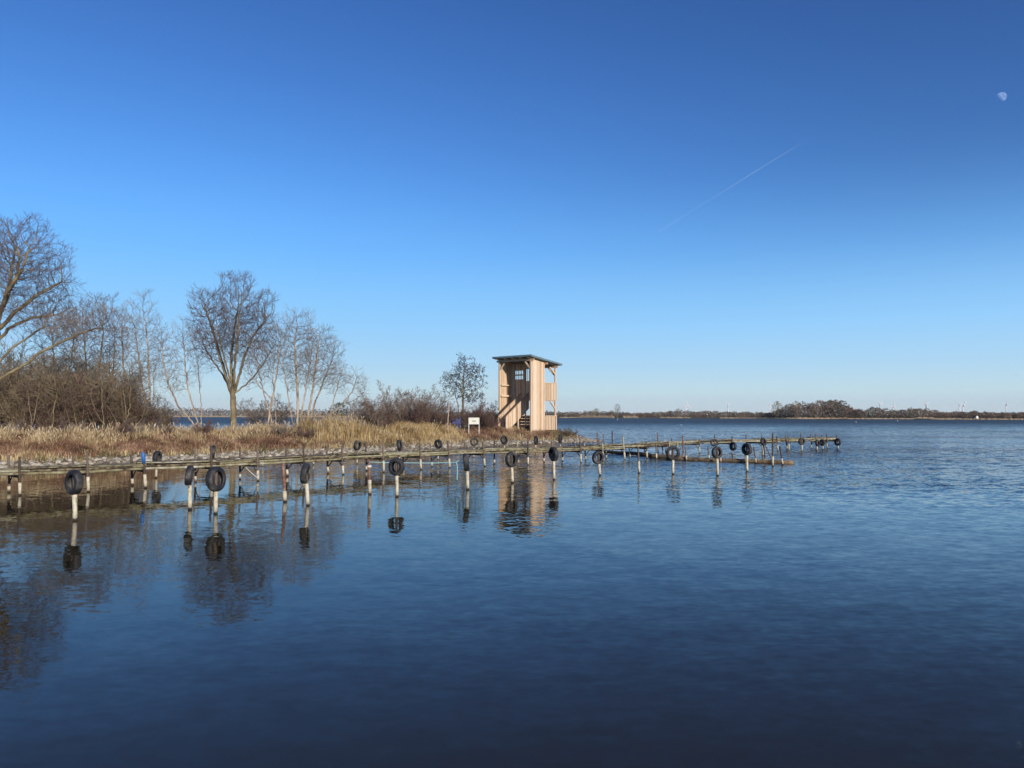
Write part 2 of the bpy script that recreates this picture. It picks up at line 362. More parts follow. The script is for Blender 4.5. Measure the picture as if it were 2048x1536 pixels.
blades('tall_dry_grass',M['straw'],21000,(-110,700),(.3,.85),(.010,.02),.4,'tall feathery dry grass along the bank top below the bare trees','grass',3.0,7.5,.1,6,plume=.05)
blades('common_reed',M['ochre'],3800,(678,790),(.4,1.75),(.012,.022),.26,'stand of tall straw reeds with plumes left of the alder','reeds',2.4,6.0,-.2,7,plume=.07)
blades('ochre_reed',M['ochre'],6500,(800,1000),(.3,.95),(.010,.02),.35,'ochre reeds on the bank before the white notice board','reeds',2.0,6,.2,8,plume=.04)
blades('yellow_reed',M['ochre'],5000,(905,945),(.6,1.15),(.012,.02),.45,'dense yellow reed clump below the notice board','reeds',3.2,5.5,-3,9)
blades('bank_weed',M['weed'],13000,(-120,1170),(.08,.35),(.012,.03),.9,'dull green and brown weeds near the foot of the bank','weeds',.7,3.4,.2,10)
blades('tower_brush',M['russet'],9000,(980,1135),(.25,.6),(.010,.022),.7,'low brown brush on the bank below the wooden tower','brush',1.5,4.6,-.4,11)

# ------------------------------------------------------------- bare trees
def grow(rr, tr, tw, p, d, L, r, lev, sp):
    seg=sp['seg'][min(lev,len(sp['seg'])-1)]
    pts=[p.copy()]; rs_=[r]; dirs=[d.copy()]
    cur=p.copy(); dd=d.copy()
    rend=r*sp.get('taper',.35)
    for i in range(seg):
        j=sp['jit']*(1+lev*.25)
        dd=(dd+Vector((rr.gauss(0,j),rr.gauss(0,j),rr.gauss(0,j)*.6+sp['up'][min(lev,len(sp['up'])-1)]))).normalized()
        cur=cur+dd*(L/seg); pts.append(cur.copy()); rs_.append(r+(rend-r)*(i+1)/seg); dirs.append(dd.copy())
    sides=(8,6,4,3,3,3)[min(lev,5)]
    tgt=tr if lev<=sp['trunklev'] else tw
    tgt.tube(pts,[max(x,sp['rmin']) for x in rs_],sides,False,rr.random())
    if lev>=sp['max']:
        return
    n=sp['n'][lev]; 
    az=rr.random()*6.28
    f0=sp['f0'][min(lev,len(sp['f0'])-1)]
    for k in range(n):
        f=f0+(1-f0)*((k+rr.random()*.8)/n)
        f=min(f,.98); q=f*seg; i=min(int(q),seg-1); t=q-i
        pos=pts[i].lerp(pts[i+1],t); bd=dirs[i+1]; br=rs_[i]+(rs_[i+1]-rs_[i])*t
        az+=2.4+rr.uniform(-.5,.5)
        ang=math.radians(rr.uniform(*sp['ang'][min(lev,len(sp['ang'])-1)]))
        ax=bd.cross(Vector((math.cos(az),math.sin(az),.13))).normalized()
        nd=(Matrix.Rotation(ang,3,ax)@bd).normalized()
        lr=sp['len'][min(lev,len(sp['len'])-1)]
        fall=sp['fall'][min(lev,len(sp['fall'])-1)]
        am=math.radians(sp['ang'][min(lev,len(sp['ang'])-1)][1])
        nl=L*lr*(1-fall*(f-f0)/(1-f0+1e-6))*(rr.uniform(.88,1.08)*(1-.30*ang/am) if lev==0 and sp.get('vase') else rr.uniform(.75,1.2))
        grow(rr,tr,tw,pos,nd,nl,max(br*sp['rr'][min(lev,len(sp['rr'])-1)],sp['rmin']),lev+1,sp)
def make_tree(name, stems, sp, seed, bark, twig, extra=None):
    """stems: list of (offset, direction, length, radius). returns root empty with trunk and crown children"""
    rr=random.Random(seed); tr=MB(); tw=MB()
    for off,d,L,r in stems:
        grow(rr,tr,tw,Vector(off),Vector(d).normalized(),L,r,0,sp)
    root=bpy.data.objects.new(name,None); COL.objects.link(root); root.empty_display_size=.3
    tr.build('trunk',bark,root,smooth=True); c=tw.build('crown',twig,root)
    if extra: extra(rr,tw,root)
    return root
def put(root, px, Y, label, cat='tree', group=None, rz=0, s=1, sz=None, z=None):
    x=AT(px,HZ,Y).x
    root.location=(x,Y,(gz(x,Y) if z is None else z)-.05); root.rotation_euler=(0,0,rz); root.scale=(s,s,sz or s)
    return tag(root,label,cat,group)

VASE=dict(vase=1,seg=(4,9,6,4,3,2),jit=.038,up=(.0,.03,.07,.07,.06,.05),trunklev=1,rmin=.006,max=5,
  n=(13,13,8,6,3),f0=(.72,.16,.15,.12,.2),ang=((5,50),(22,42),(25,45),(25,50),(30,55)),len=(2.75,.40,.46,.48,.55),fall=(.05,.5,.45,.4,.3),rr=(.52,.42,.5,.55,.6),taper=.20)
def stem_spec(**k):
    d=dict(seg=(9,6,4,3,2),jit=.042,up=(.012,.07,.07,.06,.05),trunklev=0,rmin=.006,max=3,
      n=(15,8,5),f0=(.25,.2,.15),ang=((20,38),(25,46),(30,52)),len=(.34,.45,.5),fall=(.55,.4,.3),rr=(.42,.5,.55),taper=.18)
    d.update(k); return d

def colon_tree(name, px0, Y0, limbs, ells, seed, bark, twig, label, r0=.2, dens=9.0, step=.17, kill=.33, infl=2.2, twl=(.22,.60), ntw=4, rtip=.0072, up=.22, depth=.35, expo=2.25, extra=None, cat='tree', group=None, maxn=9000, df=4.2, kf=.62):
    """branching crown grown towards points scattered through the crown's volume.
    limbs: lists of (px,py[,depth]) measured in the view at distance Y0; ells: (px,py,half width px,half height px)"""
    rr=random.Random(seed); rs=np.random.RandomState(seed); k=Y0/F
    x0=AT(px0,HZ,Y0).x; zg=gz(x0,Y0)-.05
    def loc(px,py,dy=0): 
        p=AT(px,py,Y0); return np.array([p.x-x0,dy,p.z-zg])
    nodes=[];par=[]
    for li,lm in enumerate(limbs):
        pts=[loc(*q) for q in lm]; last=None
        if nodes:                                   # join to the nearest existing node
            A=np.array(nodes); last=int(np.argmin(((A-pts[0])**2).sum(1)))
            if np.sqrt(((A[last]-pts[0])**2).sum())>.8: last=None
        if last is None: nodes.append(pts[0]); par.append(-1); last=len(nodes)-1
        for a,c in zip(pts[:-1],pts[1:]):
            n=max(1,int(np.linalg.norm(c-a)/step))
            for t in range(1,n+1):
                nodes.append(a+(c-a)*t/n+rs.normal(0,.018,3)); par.append(last); last=len(nodes)-1
    dens*=df; kill*=kf; step*=.85; maxn=16000
    att=[]
    for (ex,ey,ew,eh) in ells:
        c=loc(ex,ey); rx,rz=ew*k,eh*k; n=int(dens*4.19*rx*rx*.8*rz)
        v=rs.normal(0,1,(n,3)); v/=np.linalg.norm(v,axis=1)[:,None]; v*=(rs.rand(n)**(1/2.5))[:,None]
        lump=1+.16*np.sin(v[:,0]*7+seed)+.12*np.sin(v[:,2]*9+seed*2)
        v*=lump[:,None]
        att.append(c+v*np.array([rx,rx*.8,rz]))
    att=np.concatenate(att); N=np.array(nodes)
    nd=np.full(len(att),1e9); ni=np.zeros(len(att),int)
    def upd(idx0):
        for q in range(idx0,len(nodes),400):
            B=np.array(nodes[q:q+400]); D=np.sqrt(((att[:,None,:]-B[None])**2).sum(2)); m=D.argmin(1); dm=D[np.arange(len(att)),m]
            b_=dm<nd; nd[b_]=dm[b_]; ni[b_]=m[b_]+q
    upd(0); alive=nd>kill; kids={}
    for it in range(140):
        act=alive&(nd<infl if it>12 else nd<99)
        if not act.any() or len(nodes)>maxn: break
        d=att[act]-np.array([nodes[q] for q in ni[act]]); d/=np.linalg.norm(d,axis=1)[:,None]
        acc={}
        for q,v in zip(ni[act],d):
            if q in acc: acc[q]=acc[q]+v
            else: acc[q]=v.copy()
        start=len(nodes)
        for q,v in acc.items():
            nn_=np.linalg.norm(v)
            kids[q]=kids.get(q,0)+1
            if nn_<1e-6 or kids[q]>3: alive[ni==q]=False; continue
            v=v/nn_
            if par[q]>=0:
                pd=nodes[q]-nodes[par[q]]; pd/=np.linalg.norm(pd)+1e-9; v=v+.55*pd
            v=v+np.array([0,0,up])+rs.normal(0,.10,3); v/=np.linalg.norm(v)
            nodes.append(nodes[q]+v*step); par.append(q)
        upd(start); alive&=nd>kill
    n=len(nodes); ch=[[] for _ in range(n)]
    for q,p_ in enumerate(par):
        if p_>=0: ch[p_].append(q)
    rad=[0]*n
    for q in range(n-1,-1,-1):
        rad[q]=(sum(rad[c]**expo for c in ch[q])**(1/expo)) if ch[q] else rtip
    # children always come after parents, except joined limbs, which also do
    sc=r0/max(rad)
    rad=[rtip+(x-rtip)*sc*(1 if x>rtip*6 else max(1,.5/sc)) if sc<1 else rtip+(x-rtip)*sc for x in rad]
    tr=MB(); tw=MB(); V3=[Vector(p) for p in nodes]
    # chains
    stack=[(q,-1) for q in range(n) if par[q]<0]
    while stack:
        q,p_=stack.pop(); pts=[V3[p_]] if p_>=0 else []; rs_=[min(rad[p_],rad[q]*1.15)] if p_>=0 else []
        cur=q
        while True:
            pts.append(V3[cur]); rs_.append(rad[cur])
            cs=ch[cur]
            if not cs: break
            cs=sorted(cs,key=lambda c:-rad[c])
            for c in cs[1:]: stack.append((c,cur))
            cur=cs[0]
        if len(pts)>1:
            # split chain where it gets thin
            kq=next((t for t,x in enumerate(rs_) if x<.022),len(pts)); sd=8 if rs_[0]>.08 else 5
            if kq>=2: tr.tube(pts[:kq+1],rs_[:kq+1],sd,False,rr.random())
            if kq<len(pts)-1:
                a=max(0,kq if kq>=2 else 0); 
                if len(pts)-a>1: tw.tube(pts[a:],rs_[a:],3,False,rr.random())
    tips=[]
    for q in range(n):
        if rad[q]<.022 and par[q]>=0:
            term=not ch[q]
            m=ntw if term else 1
            pd=(V3[q]-V3[par[q]]).normalized()
            for t in range(m):
                d=(pd*.8+Vector((rr.gauss(0,.42),rr.gauss(0,.42),rr.gauss(.45,.3)))).normalized(); l=rr.uniform(*twl)
                a=V3[q]; mdl=a+d*l*.55; e=(d+Vector((rr.gauss(0,.10),rr.gauss(0,.10),.10))).normalized(); end=mdl+e*l*.5
                tw.tube([a,mdl,end],[rtip*.85,rtip*.75,rtip*.5],3,False,rr.random()); tips.append(end); 
                if rr.random()<.8:
                    d2=(d+Vector((rr.gauss(0,.5),rr.gauss(0,.5),rr.gauss(.25,.3)))).normalized(); tw.tube([mdl,mdl+d2*l*.55],[rtip*.7,rtip*.45],3,False,rr.random())
    root=bpy.data.objects.new(name,None); COL.objects.link(root); root.empty_display_size=.3
    if extra: extra(rr,tips,tw)
    tr.build('trunk',bark,root,smooth=True); tw.build('crown',twig,root)
    root.location=(x0,Y0,zg)
    return tag(root,label,cat,group)
B_,BP,TWD,TWP=M['bark'],M['birch'],M['twig'],M['twigpale']
colon_tree('bare_tree',466,50,[[(466,870),(467,830),(466,795)],[(464,792),(452,752),(438,705),(424,655),(414,615,-.4)],[(466,792),(462,740),(461,690,.3),(468,630,.5)],[(468,790),(480,745),(492,705),(506,672),(526,640,.5)],
   [(462,785),(444,752,.3),(420,722,.6),(396,690,.9)],[(468,782),(474,730,-.4),(484,680,-.8),(492,625,-1.1)],[(464,775),(455,720,-.5),(446,660,-1)],[(470,786),(496,762,.4),(520,726,.7),(538,690,.9)]],
   [(420,640,46,72),(470,600,42,62),(515,640,42,66),(465,670,78,62),(400,690,30,40),(535,690,26,42)],11,B_,TWD,'tallest round-crowned bare tree with one thick trunk, before the blue lagoon',r0=.20,dens=11,maxn=9500)
colon_tree('bare_tree',-18,46,[[(-22,880),(-18,780),(-12,700),(-6,640)],[(-10,690),(20,655),(60,636),(105,628,.4)],[(-6,645),(12,600),(32,560),(50,515,-.5)],[(-6,640),(-20,580),(-40,520)],[(-8,665),(30,625),(75,590),(110,560,.6)],
   [(-14,740),(20,700),(60,672),(100,655,-.6)],[(-6,640),(4,580,.6),(6,520,.9)],[(-12,700),(-60,640),(-100,590)],[(0,630),(30,590,-.8),(70,545,-1.2),(90,500,-1.4)]],
   [(20,520,90,88),(80,560,70,80),(70,625,82,44),(-60,540,90,90),(110,650,40,24)],23,B_,TWD,'largest bare tree, its purple-brown crown cut off by the left edge',r0=.30,dens=6.5,step=.2,kill=.38,maxn=11500)
colon_tree('bare_tree',-95,42.5,[[(-95,890),(-80,830),(-45,790),(0,758),(30,740),(62,721),(78,706),(110,690),(150,672),(195,655)],[(62,720),(90,716,.2),(118,718,.3)],[(-80,830),(-120,770),(-150,700)]],
   [(150,655,62,34),(205,640,36,40),(115,716,24,8),(-150,690,60,60)],31,B_,TWP,'leaning tree whose long low limb enters from the left edge',r0=.115,dens=7,ntw=3,maxn=4500)
slA=colon_tree('slender_tree',110,51,[[(110,870),(112,800),(108,730),(104,670)],[(110,865),(126,800),(136,730,.3),(140,670,.5)],[(108,865),(92,800),(84,730,.3),(76,690,.5)]],[(95,680,36,60),(135,670,34,62),(110,740,50,50)],41,B_,TWD,'dark multi-stemmed tree rising behind the thicket, next right of the edge tree',r0=.09,dens=6,maxn=5000)
slB=colon_tree('slender_tree',178,52,[[(178,870),(178,800),(172,730),(168,670)],[(180,860),(192,790),(196,720,.3),(200,660,.4)],[(176,865),(160,800,.2),(156,730,.5)]],[(168,650,40,52),(202,640,36,54),(182,720,48,55)],42,B_,TWD,'dark slender tree behind the thicket with a reddish rounded top',r0=.09,dens=8,maxn=5500)
colon_tree('slender_tree',222,53,[[(222,870),(222,790),(228,720),(230,665)],[(222,840),(214,760,.3),(212,700,.5)]],[(228,690,28,60),(214,740,26,50)],43,B_,TWD,'thin dark tree behind the right part of the thicket',r0=.07,dens=7,maxn=3000)
colon_tree('slender_tree',300,50,[[(304,872),(300,800),(298,740),(296,690),(290,640)],[(304,870),(292,820),(278,760,.3),(270,700,.4),(262,650,.5)],[(302,850),(312,790,-.3),(314,740,-.5)]],[(292,665,26,74),(264,665,24,66),(312,710,16,55),(286,740,34,50)],44,BP,TWP,'tall pale upright pair of stems standing just right of the thicket',r0=.085,dens=7,ntw=3,df=8,kf=.58,maxn=4500)
colon_tree('slender_tree',252,54,[[(254,872),(250,790),(246,720),(244,660)]],[(244,680,20,70)],45,BP,TWP,'pale thin upright tree behind the right end of the thicket',r0=.06,dens=8,ntw=3,df=8,kf=.58,maxn=2500)
colon_tree('slender_tree',402,48,[[(402,868),(380,838),(356,812),(338,770),(326,725),(318,680,.3)],[(400,862),(388,820),(376,780),(366,730,.3),(362,680,.4)],[(402,866),(398,810,.3),(392,760,.5),(388,715,.6)],[(370,826),(344,812),(325,800,.3)]],
   [(328,700,26,56),(364,700,24,60),(388,740,18,50),(344,760,34,34)],47,BP,TWP,'sparse tree leaning left from beside the thick-trunked tree',r0=.075,dens=5,ntw=3,df=8,kf=.58,maxn=3500)
colon_tree('slender_tree',545,49,[[(532,868),(540,820),(548,780),(556,730),(562,680)],[(548,868),(540,826),(528,790),(516,750,.3),(508,715,.4)],[(552,868),(548,810,.3),(540,760,.5),(544,700,.6)],[(545,800),(520,770,-.3),(502,745,-.5)]],
   [(512,720,28,50),(556,690,26,58),(538,735,34,46),(500,760,20,24)],46,BP,TWP,'pale cluster of crossing stems just right of the thick-trunked tree',r0=.075,dens=5,ntw=3,df=8,kf=.58,maxn=4200)
colon_tree('slender_tree',598,49,[[(594,870),(596,800),(592,740),(590,690),(594,650)],[(598,868),(606,810),(612,760,.3),(618,710,.5)],[(590,868),(582,810,-.3),(574,760,-.4),(570,720,-.5)]],
   [(594,672,34,52),(578,710,26,44),(616,710,24,56),(596,745,38,40)],48,BP,TWP,'pale three-stemmed tree with a fine rounded crown, right of the crossing stems',r0=.10,dens=8,ntw=3,df=8,kf=.58,maxn=5500)
colon_tree('slender_tree',618,50.5,[[(610,870),(620,810),(628,760),(634,710),(640,670)],[(612,860),(630,800,.3),(648,750,.5),(662,710,.6)]],
   [(640,700,34,54),(664,720,28,46),(646,750,36,34)],49,BP,TWP,'pale tree tilting right at the right side of the bare grove',r0=.09,dens=7,ntw=3,df=8,kf=.58,maxn=5000)
colon_tree('slender_tree',648,49,[[(648,862),(660,830),(684,808),(704,784),(714,756)],[(660,830),(668,790,.3),(676,755,.5)],[(684,808),(712,800,-.3),(730,786,-.4)]],
   [(708,765,24,30),(678,765,20,36),(726,778,14,18)],50,BP,TWP,'low pale tree leaning far to the right at the end of the grove',r0=.06,dens=6,ntw=3,df=8,kf=.58,maxn=2500)
for px,Y,dx,lab in ((104,43.6,4,'bent pale sapling stem standing before the thicket'),(70,43.4,-12,'thin forked pale sapling at the left front of the thicket'),(205,44.6,6,'pale sapling with crooked stem before the right half of the thicket'),(258,46,-16,'pale sapling leaning left at the right front of the thicket')):
    rr=random.Random(px); jx=rr.uniform(-10,10); jy=rr.uniform(-14,14)
    colon_tree('sapling',px+dx,Y,[[(px+dx,880),(px+dx*.5,850),(px+jx*.4,815),(px+jx,782+jy),(px+jx*.6,752+jy)],[(px+dx*.5,850),(px-10+jx*.5,822,-.2),(px-15+jx,792+jy,-.3)],[(px+jx*.4,815),(px+10,790,.3)]],[(px+rr.uniform(-8,8),768,24,40),(px-18,790,18,34),(px+14,800,14,26)],px,B_,M['twigolive'],lab,r0=.034,dens=5,ntw=3,df=10,kf=.5)
def cones(rr,tips,b):
    for t in tips:
        for _ in range(rr.choice((0,1,1,2,2))):
            v=t+Vector((rr.gauss(0,.05),rr.gauss(0,.05),rr.gauss(0,.05))); s_=rr.uniform(.022,.05)
            b.add([v+Vector(q)*s_ for q in ((1,0,0),(-.5,.87,0),(-.5,-.87,0),(0,0,1.3),(0,0,-1.3))],[(0,1,3),(1,2,3),(2,0,3),(1,0,4),(2,1,4),(0,2,4)],0.0)
colon_tree('alder_tree',924,63,[[(924,862),(926,800),(927,760),(929,725)],[(918,860),(916,810,.2),(908,780,.3),(898,765,.3)],[(926,800),(945,785,.2),(962,772,.2)],[(926,785),(908,762,-.2),(895,750,-.3)],[(927,765),(945,750,-.3),(958,742,-.3)],[(928,750),(912,735,.2)]],
   [(930,740,26,26),(950,752,22,20),(903,757,24,18),(925,780,30,22),(962,772,14,9),(897,775,16,16),(945,795,24,13),(884,764,10,5)],60,B_,M['cone'],'small alder with dark cone-studded crown standing alone left of the tower',r0=.10,dens=7,step=.15,kill=.36,twl=(.1,.25),ntw=3,df=10,kf=.5,extra=cones,maxn=3500)

# thicket and shrubs
BUSH=dict(seg=(5,3,3,2),jit=.11,up=(.03,.05,.04,.03),trunklev=0,rmin=.006,max=3,n=(9,6,5),f0=(.12,.12,.1),ang=((20,50),(25,60),(30,60)),len=(.5,.5,.5),fall=(.45,.4,.3),rr=(.5,.55,.6),taper=.3)
def bush(name,k,L,spread,r,seed,bark,twig):
    rr=random.Random(seed); st=[]
    for i in range(k):
        a=rr.random()*6.28; l=rr.random()**.6*spread
        st.append(((math.cos(a)*l*.5,math.sin(a)*l*.5,0),(math.cos(a)*l,math.sin(a)*l,1),L*rr.uniform(.6,1.05),r*rr.uniform(.7,1.2)))
    return make_tree(name,st,BUSH,seed,bark,twig)
bu1=bush('thicket_shrub',14,3.2,.8,.028,71,M['birch'],M['twigolive'])
bu2=bush('thicket_shrub',13,2.9,1.0,.026,72,M['bark'],M['twigred'])
bu3=bush('thicket_shrub',9,3.8,.55,.032,73,M['birch'],M['twigolive'])
lab='dense leafless brown shrub in the thicket below the left trees'
TH=[(bu1,-60,44.5,1.25),(bu2,-20,46,1.1),(bu1,20,47.5,1.28),(bu3,40,45,1.0),(bu1,75,46.5,1.2),(bu2,95,44.8,.85),(bu3,112,48,1.15),(bu1,140,46,1.12),(bu1,170,48.5,1.25),
    (bu3,165,45.5,.8),(bu2,200,46.2,1.05),(bu1,222,48,1.12),(bu1,248,47,.98),(bu2,262,48.6,.85),(bu1,0,50,1.3),(bu1,190,51,1.25),(bu1,60,51,1.3),(bu1,120,51,1.25)]
TH+=[(bu2,288,49.5,.62),(bu3,318,50,.5),(bu2,335,51,.42),(bu2,-30,53,1.0),(bu2,10,54,1.0),(bu2,45,53.5,1.05),(bu2,85,54,1.0),(bu2,125,53.5,1.0),(bu2,160,54,1.0),(bu2,200,54,.95),(bu2,235,53,.9),(bu2,262,52,.75)]
used=set()
for i,(src,px,Y,s) in enumerate(TH):
    o=src if src.name not in used else copy_tree(src); used.add(src.name)
    put(o,px,Y,lab,'shrub','shrubs massed in the left thicket',rz=i*1.7,s=s,sz=s*(1.0+.16*((i*7)%3)))
lowA=bush('low_shrub',12,1.7,1.2,.016,81,M['bark'],M['twigred'])
lowB=bush('low_shrub',11,2.1,1.0,.018,82,M['bark'],M['twigpale'])
LS=[(lowB,738,53,1.05),(lowA,765,54,1.0),(lowB,792,56,1.15),(lowA,815,55,1.05),(lowB,842,58,1.2),(lowA,850,56.5,.95),(lowA,878,58,1.0),(lowA,905,61,.95),(lowA,938,62,.95),(lowA,962,63,1.0),(lowB,972,66,1.05),(lowA,976,64,.8),(lowA,828,60,1.2),(lowA,782,59,1.2),(lowA,865,62,1.15),(lowA,890,64,1.1),(lowA,755,57,1.0),(lowA,972,61,.7)]
for i,(src,px,Y,s) in enumerate(LS):
    o=src if src.name not in used else copy_tree(src); used.add(src.name)
    put(o,px,Y,'low reddish leafless shrub in the scrub between grove and tower','shrub','low shrubs massed between the grove and the tower',rz=i*1.3,s=s*1.08,sz=s*(1.15+.12*(i%3)))
BR_=[(25,38.5),(70,38),(110,38.8),(150,38.6),(195,39.5),(235,40),(270,40.5),(330,42),(400,43),(560,45.5),(610,46)]
for i,(px,Y) in enumerate(BR_):
    o=copy_tree(lowA if i%3 else lowB)
    put(o,px,Y,'straggly low bramble on the bank slope among dry grass','bramble','brambles on the bank slope',rz=i*2.1,s=.42+.07*(i%3))
# the taller branching shrub in front of sky
t=make_tree('bare_shrub',[((0,0,0),(-.5,0,1),3.0,.04),((.1,0,0),(.45,.1,1),2.8,.035),((.0,0,0),(-.9,.2,.9),2.9,.035),((0,.1,0),(.05,-.2,1),2.9,.04)],stem_spec(n=(10,6,4),len=(.42,.45,.5),jit=.09),84,M['bark'],M['twigpale'])
put(t,858,57,'wide tangled bare shrub sticking above the scrub, left of the alder','shrub')
t=copy_tree(lowB); put(t,532,52,'small round bare shrub behind the crossing stems','shrub',rz=.8,s=1.15)
t=bush('tip_shrub',9,.75,1.2,.012,86,M['bark'],M['twigolive']); put(t,1137,64.2,'little dark shrub on the tip of the land, right of the tower','shrub')

# ------------------------------------------------------------- observation tower
TC=W(1062,862,.95); TD=63.0; TC=AT(1062,HZ,TD); TC.z=.92
AZ=math.radians(40)
tower=empty('observation_tower',TC,'two-storey timber bird-watching tower with stairs and balcony at the end of the spit','tower',rz=math.pi-AZ)
# local axes: +x = along the front towards the left, -y = receding to the back  -> mirrored helper
def TL(a,bb,z): return Vector((a,-bb,z))     # a leftwards, bb to the back, z above the base
WT=3.5; LT=3.4; BR=1.75
def roofz(bb): return 6.22-.128*bb
def boards_wall(b,p0,p1,z0f,z1f,wd=.14,th=.028,rr=random.Random(1),holes=(),gap=.004):
    p0=Vector((p0[0],p0[1])); p1=Vector((p1[0],p1[1])); L=(p1-p0).length; n=max(1,int(round(L/wd))); d=(p1-p0)/L; nn=Vector((-d.y,d.x))
    for i in range(n):
        s0=i*L/n+gap; s1=(i+1)*L/n-gap; q=th/2+(.006 if i%2 else 0)
        spans=[(z0f(s0),z1f(s0))]
        for (h0,h1,g0,g1) in holes:
            if s1>h0 and s0<h1:
                ns=[]
                for a,c in spans:
                    if g1<=a or g0>=c: ns.append((a,c))
                    else:
                        if g0>a: ns.append((a,g0))
                        if g1<c: ns.append((g1,c))
                spans=ns
        v=min(1,max(0,rr.gauss(.5,.22)))
        for a,c in spans:
            A=p0+d*s0; B=p0+d*s1
            def V(P,o,z): return Vector((P.x+nn.x*o,-(P.y+nn.y*o),z))
            b.hexa([V(A,-q,a),V(B,-q,a),V(B,q,a),V(A,q,a),V(A,-q,c),V(B,-q,c),V(B,q,c),V(A,q,c)],v)
rt=random.Random(9)
# walls
b=MB(); boards_wall(b,(0,.07),(0,BR),lambda s:.02,lambda s:roofz(s)-.12,rr=rt); b.build('wall',M['larch'],tower)
b=MB(); boards_wall(b,(WT,.07),(WT,BR),lambda s:.02,lambda s:roofz(s)-.12,rr=rt)
b.beam(TL(WT-.12,.02,3.05),TL(WT-.12,BR-.3,3.05),.20,.15,.7); b.beam(TL(WT-.12,.02,3.98),TL(WT-.12,BR-.3,3.98),.20,.10,.6)
b.build('wall',M['larch'],tower)
b=MB()
HO=[]
for k in range(5):
    i0=(35+3*k)*.0624; HO.append((i0+.01,i0+.115,4.52,4.84)); HO.append((i0+.01,i0+.115,4.96,5.28))
for k in range(2): HO.append(((24+3*k)*.0624+.01,(24+3*k)*.0624+.115,4.35,5.5))
boards_wall(b,(.08,BR-.02),(WT-.05,BR-.02),lambda s:2.72,lambda s:roofz(BR)-.14,wd=.0625,rr=rt,holes=HO)
b.build('back_wall',M['larch'],tower)
b=MB()
for i,z in enumerate((.16,.42,.68,.94,1.2)): b.beam(TL(.12,BR+.06,z),TL(WT-.1,BR+.06,z),.03,.2,val=rt.random())
b.build('lower_boarding',M['larch'],tower)
# posts
for (a,c) in ((0,0),(WT,0),(WT,BR),(0,BR),(0,LT),(WT,LT)):
    b=MB(); zt=roofz(c)-.22; q=TL(a,c,0); b.beam(q+Vector((0,0,-.35)),q+Vector((0,0,zt)),.13,.13,up=Vector((0,1,0)),val=.55); b.build('post',M['larch'],tower)
# roof beams, rafters
for c in (0,BR+.12,LT):
    b=MB(); z=roofz(c)-.18; b.beam(TL(-.32,c,z),TL(WT+.3,c,z),.10,.16,val=.35); b.build('roof_beam',M['larch'],tower)
for a in (.02,.9,1.75,2.6,WT-.02):
    b=MB(); b.beam(TL(a,-.42,roofz(-.42)-.05),TL(a,LT+.42,roofz(LT+.42)-.05),.07,.10,val=.3); b.build('rafter',M['larch'],tower)
b=MB(); z0,z1=roofz(-.5),roofz(LT+.5)
b.hexa([TL(-.42,-.5,z0),TL(WT+.42,-.5,z0),TL(WT+.42,LT+.5,z1),TL(-.42,LT+.5,z1),TL(-.42,-.5,z0+.15),TL(WT+.42,-.5,z0+.15),TL(WT+.42,LT+.5,z1+.15),TL(-.42,LT+.5,z1+.15)])
b.build('roof',M['roof'],tower)
# upper floor
b=MB()
for k in range(11):
    y0=BR+.06+k*.15
    if k<10: b.beam(TL(-.05,y0+.09,2.78),TL(WT+.05,y0+.09,2.78),.135,.04,val=rt.random())
b.beam(TL(-.01,BR+.1,2.68),TL(-.01,LT-.07,2.68),.06,.16,val=.3); b.beam(TL(WT+.0,BR+.1,2.68),TL(WT,LT-.07,2.68),.06,.16)
for k in range(9): b.beam(TL(.1,.55+k*.13,2.76),TL(1.3,.55+k*.13,2.76),.12,.04,val=rt.random())
b.build('upper_floor',M['larch'],tower)
# balcony rails: right side, back, left, at two levels
for lvl,(za,zb) in enumerate(((2.66,4.12),(.10,1.28))):
    for kind in ('side','back','far'):
        b=MB()
        if kind=='side': p,q=(-.09,BR+.08),(-.09,LT+.1)
        elif kind=='back': p,q=(-.05,LT+.09),(WT+.05,LT+.09)
        else: p,q=(WT+.09,BR+.08),(WT+.09,LT+.1)
        boards_wall(b,p,q,lambda s:za,lambda s:zb,wd=.14,rr=rt,gap=.018)
        # widen gaps: handrail and rails
        b.beam(TL(p[0],p[1],zb+.03),TL(q[0],q[1],zb+.03),.13,.045,val=.6)
        b.build('balcony_railing' if lvl==0 else 'ground_railing',M['larch'],tower)
# braces
for (p,q) in ((TL(0,LT-.75,5.52),TL(0,LT-.05,4.95)),(TL(0,LT-.75,2.6),TL(0,LT-.05,1.95)),(TL(.62,0,5.88),TL(.05,0,5.3)),(TL(WT-.6,0,5.88),TL(WT-.05,0,5.3)),(TL(.75,LT,5.5),TL(.05,LT,4.85))):
    b=MB(); b.beam(p,q,.09,.11,val=.6); b.build('brace',M['larch'],tower)
# stairs running inwards
B0,B1=-1.6,1.5; Z0,Z1=0.05,2.12
def sz(bb): return Z0+(Z1-Z0)*(bb-B0)/(B1-B0)
def stair_rail(a):
    b=MB(); n=23
    for i in range(n):
        c0=B0+(B1-B0)*i/n+.008; c1=B0+(B1-B0)*(i+1)/n-.008; q=.014
        v=min(1,max(0,rt.gauss(.5,.2)))
        b.hexa([TL(a-q,c0,max(.03,sz(c0)-.18)),TL(a-q,c1,max(.03,sz(c1)-.18)),TL(a+q,c1,max(.03,sz(c1)-.18)),TL(a+q,c0,max(.03,sz(c0)-.18)),
                TL(a-q,c0,sz(c0)+1.16),TL(a-q,c1,sz(c1)+1.16),TL(a+q,c1,sz(c1)+1.16),TL(a+q,c0,sz(c0)+1.16)],v)
    b.beam(TL(a,B0,sz(B0)+1.2),TL(a,B1,sz(B1)+1.2),.09,.045,val=.15)
    return b
for a in (1.42,2.28): stair_rail(a).build('stair_railing',M['larch'],tower)
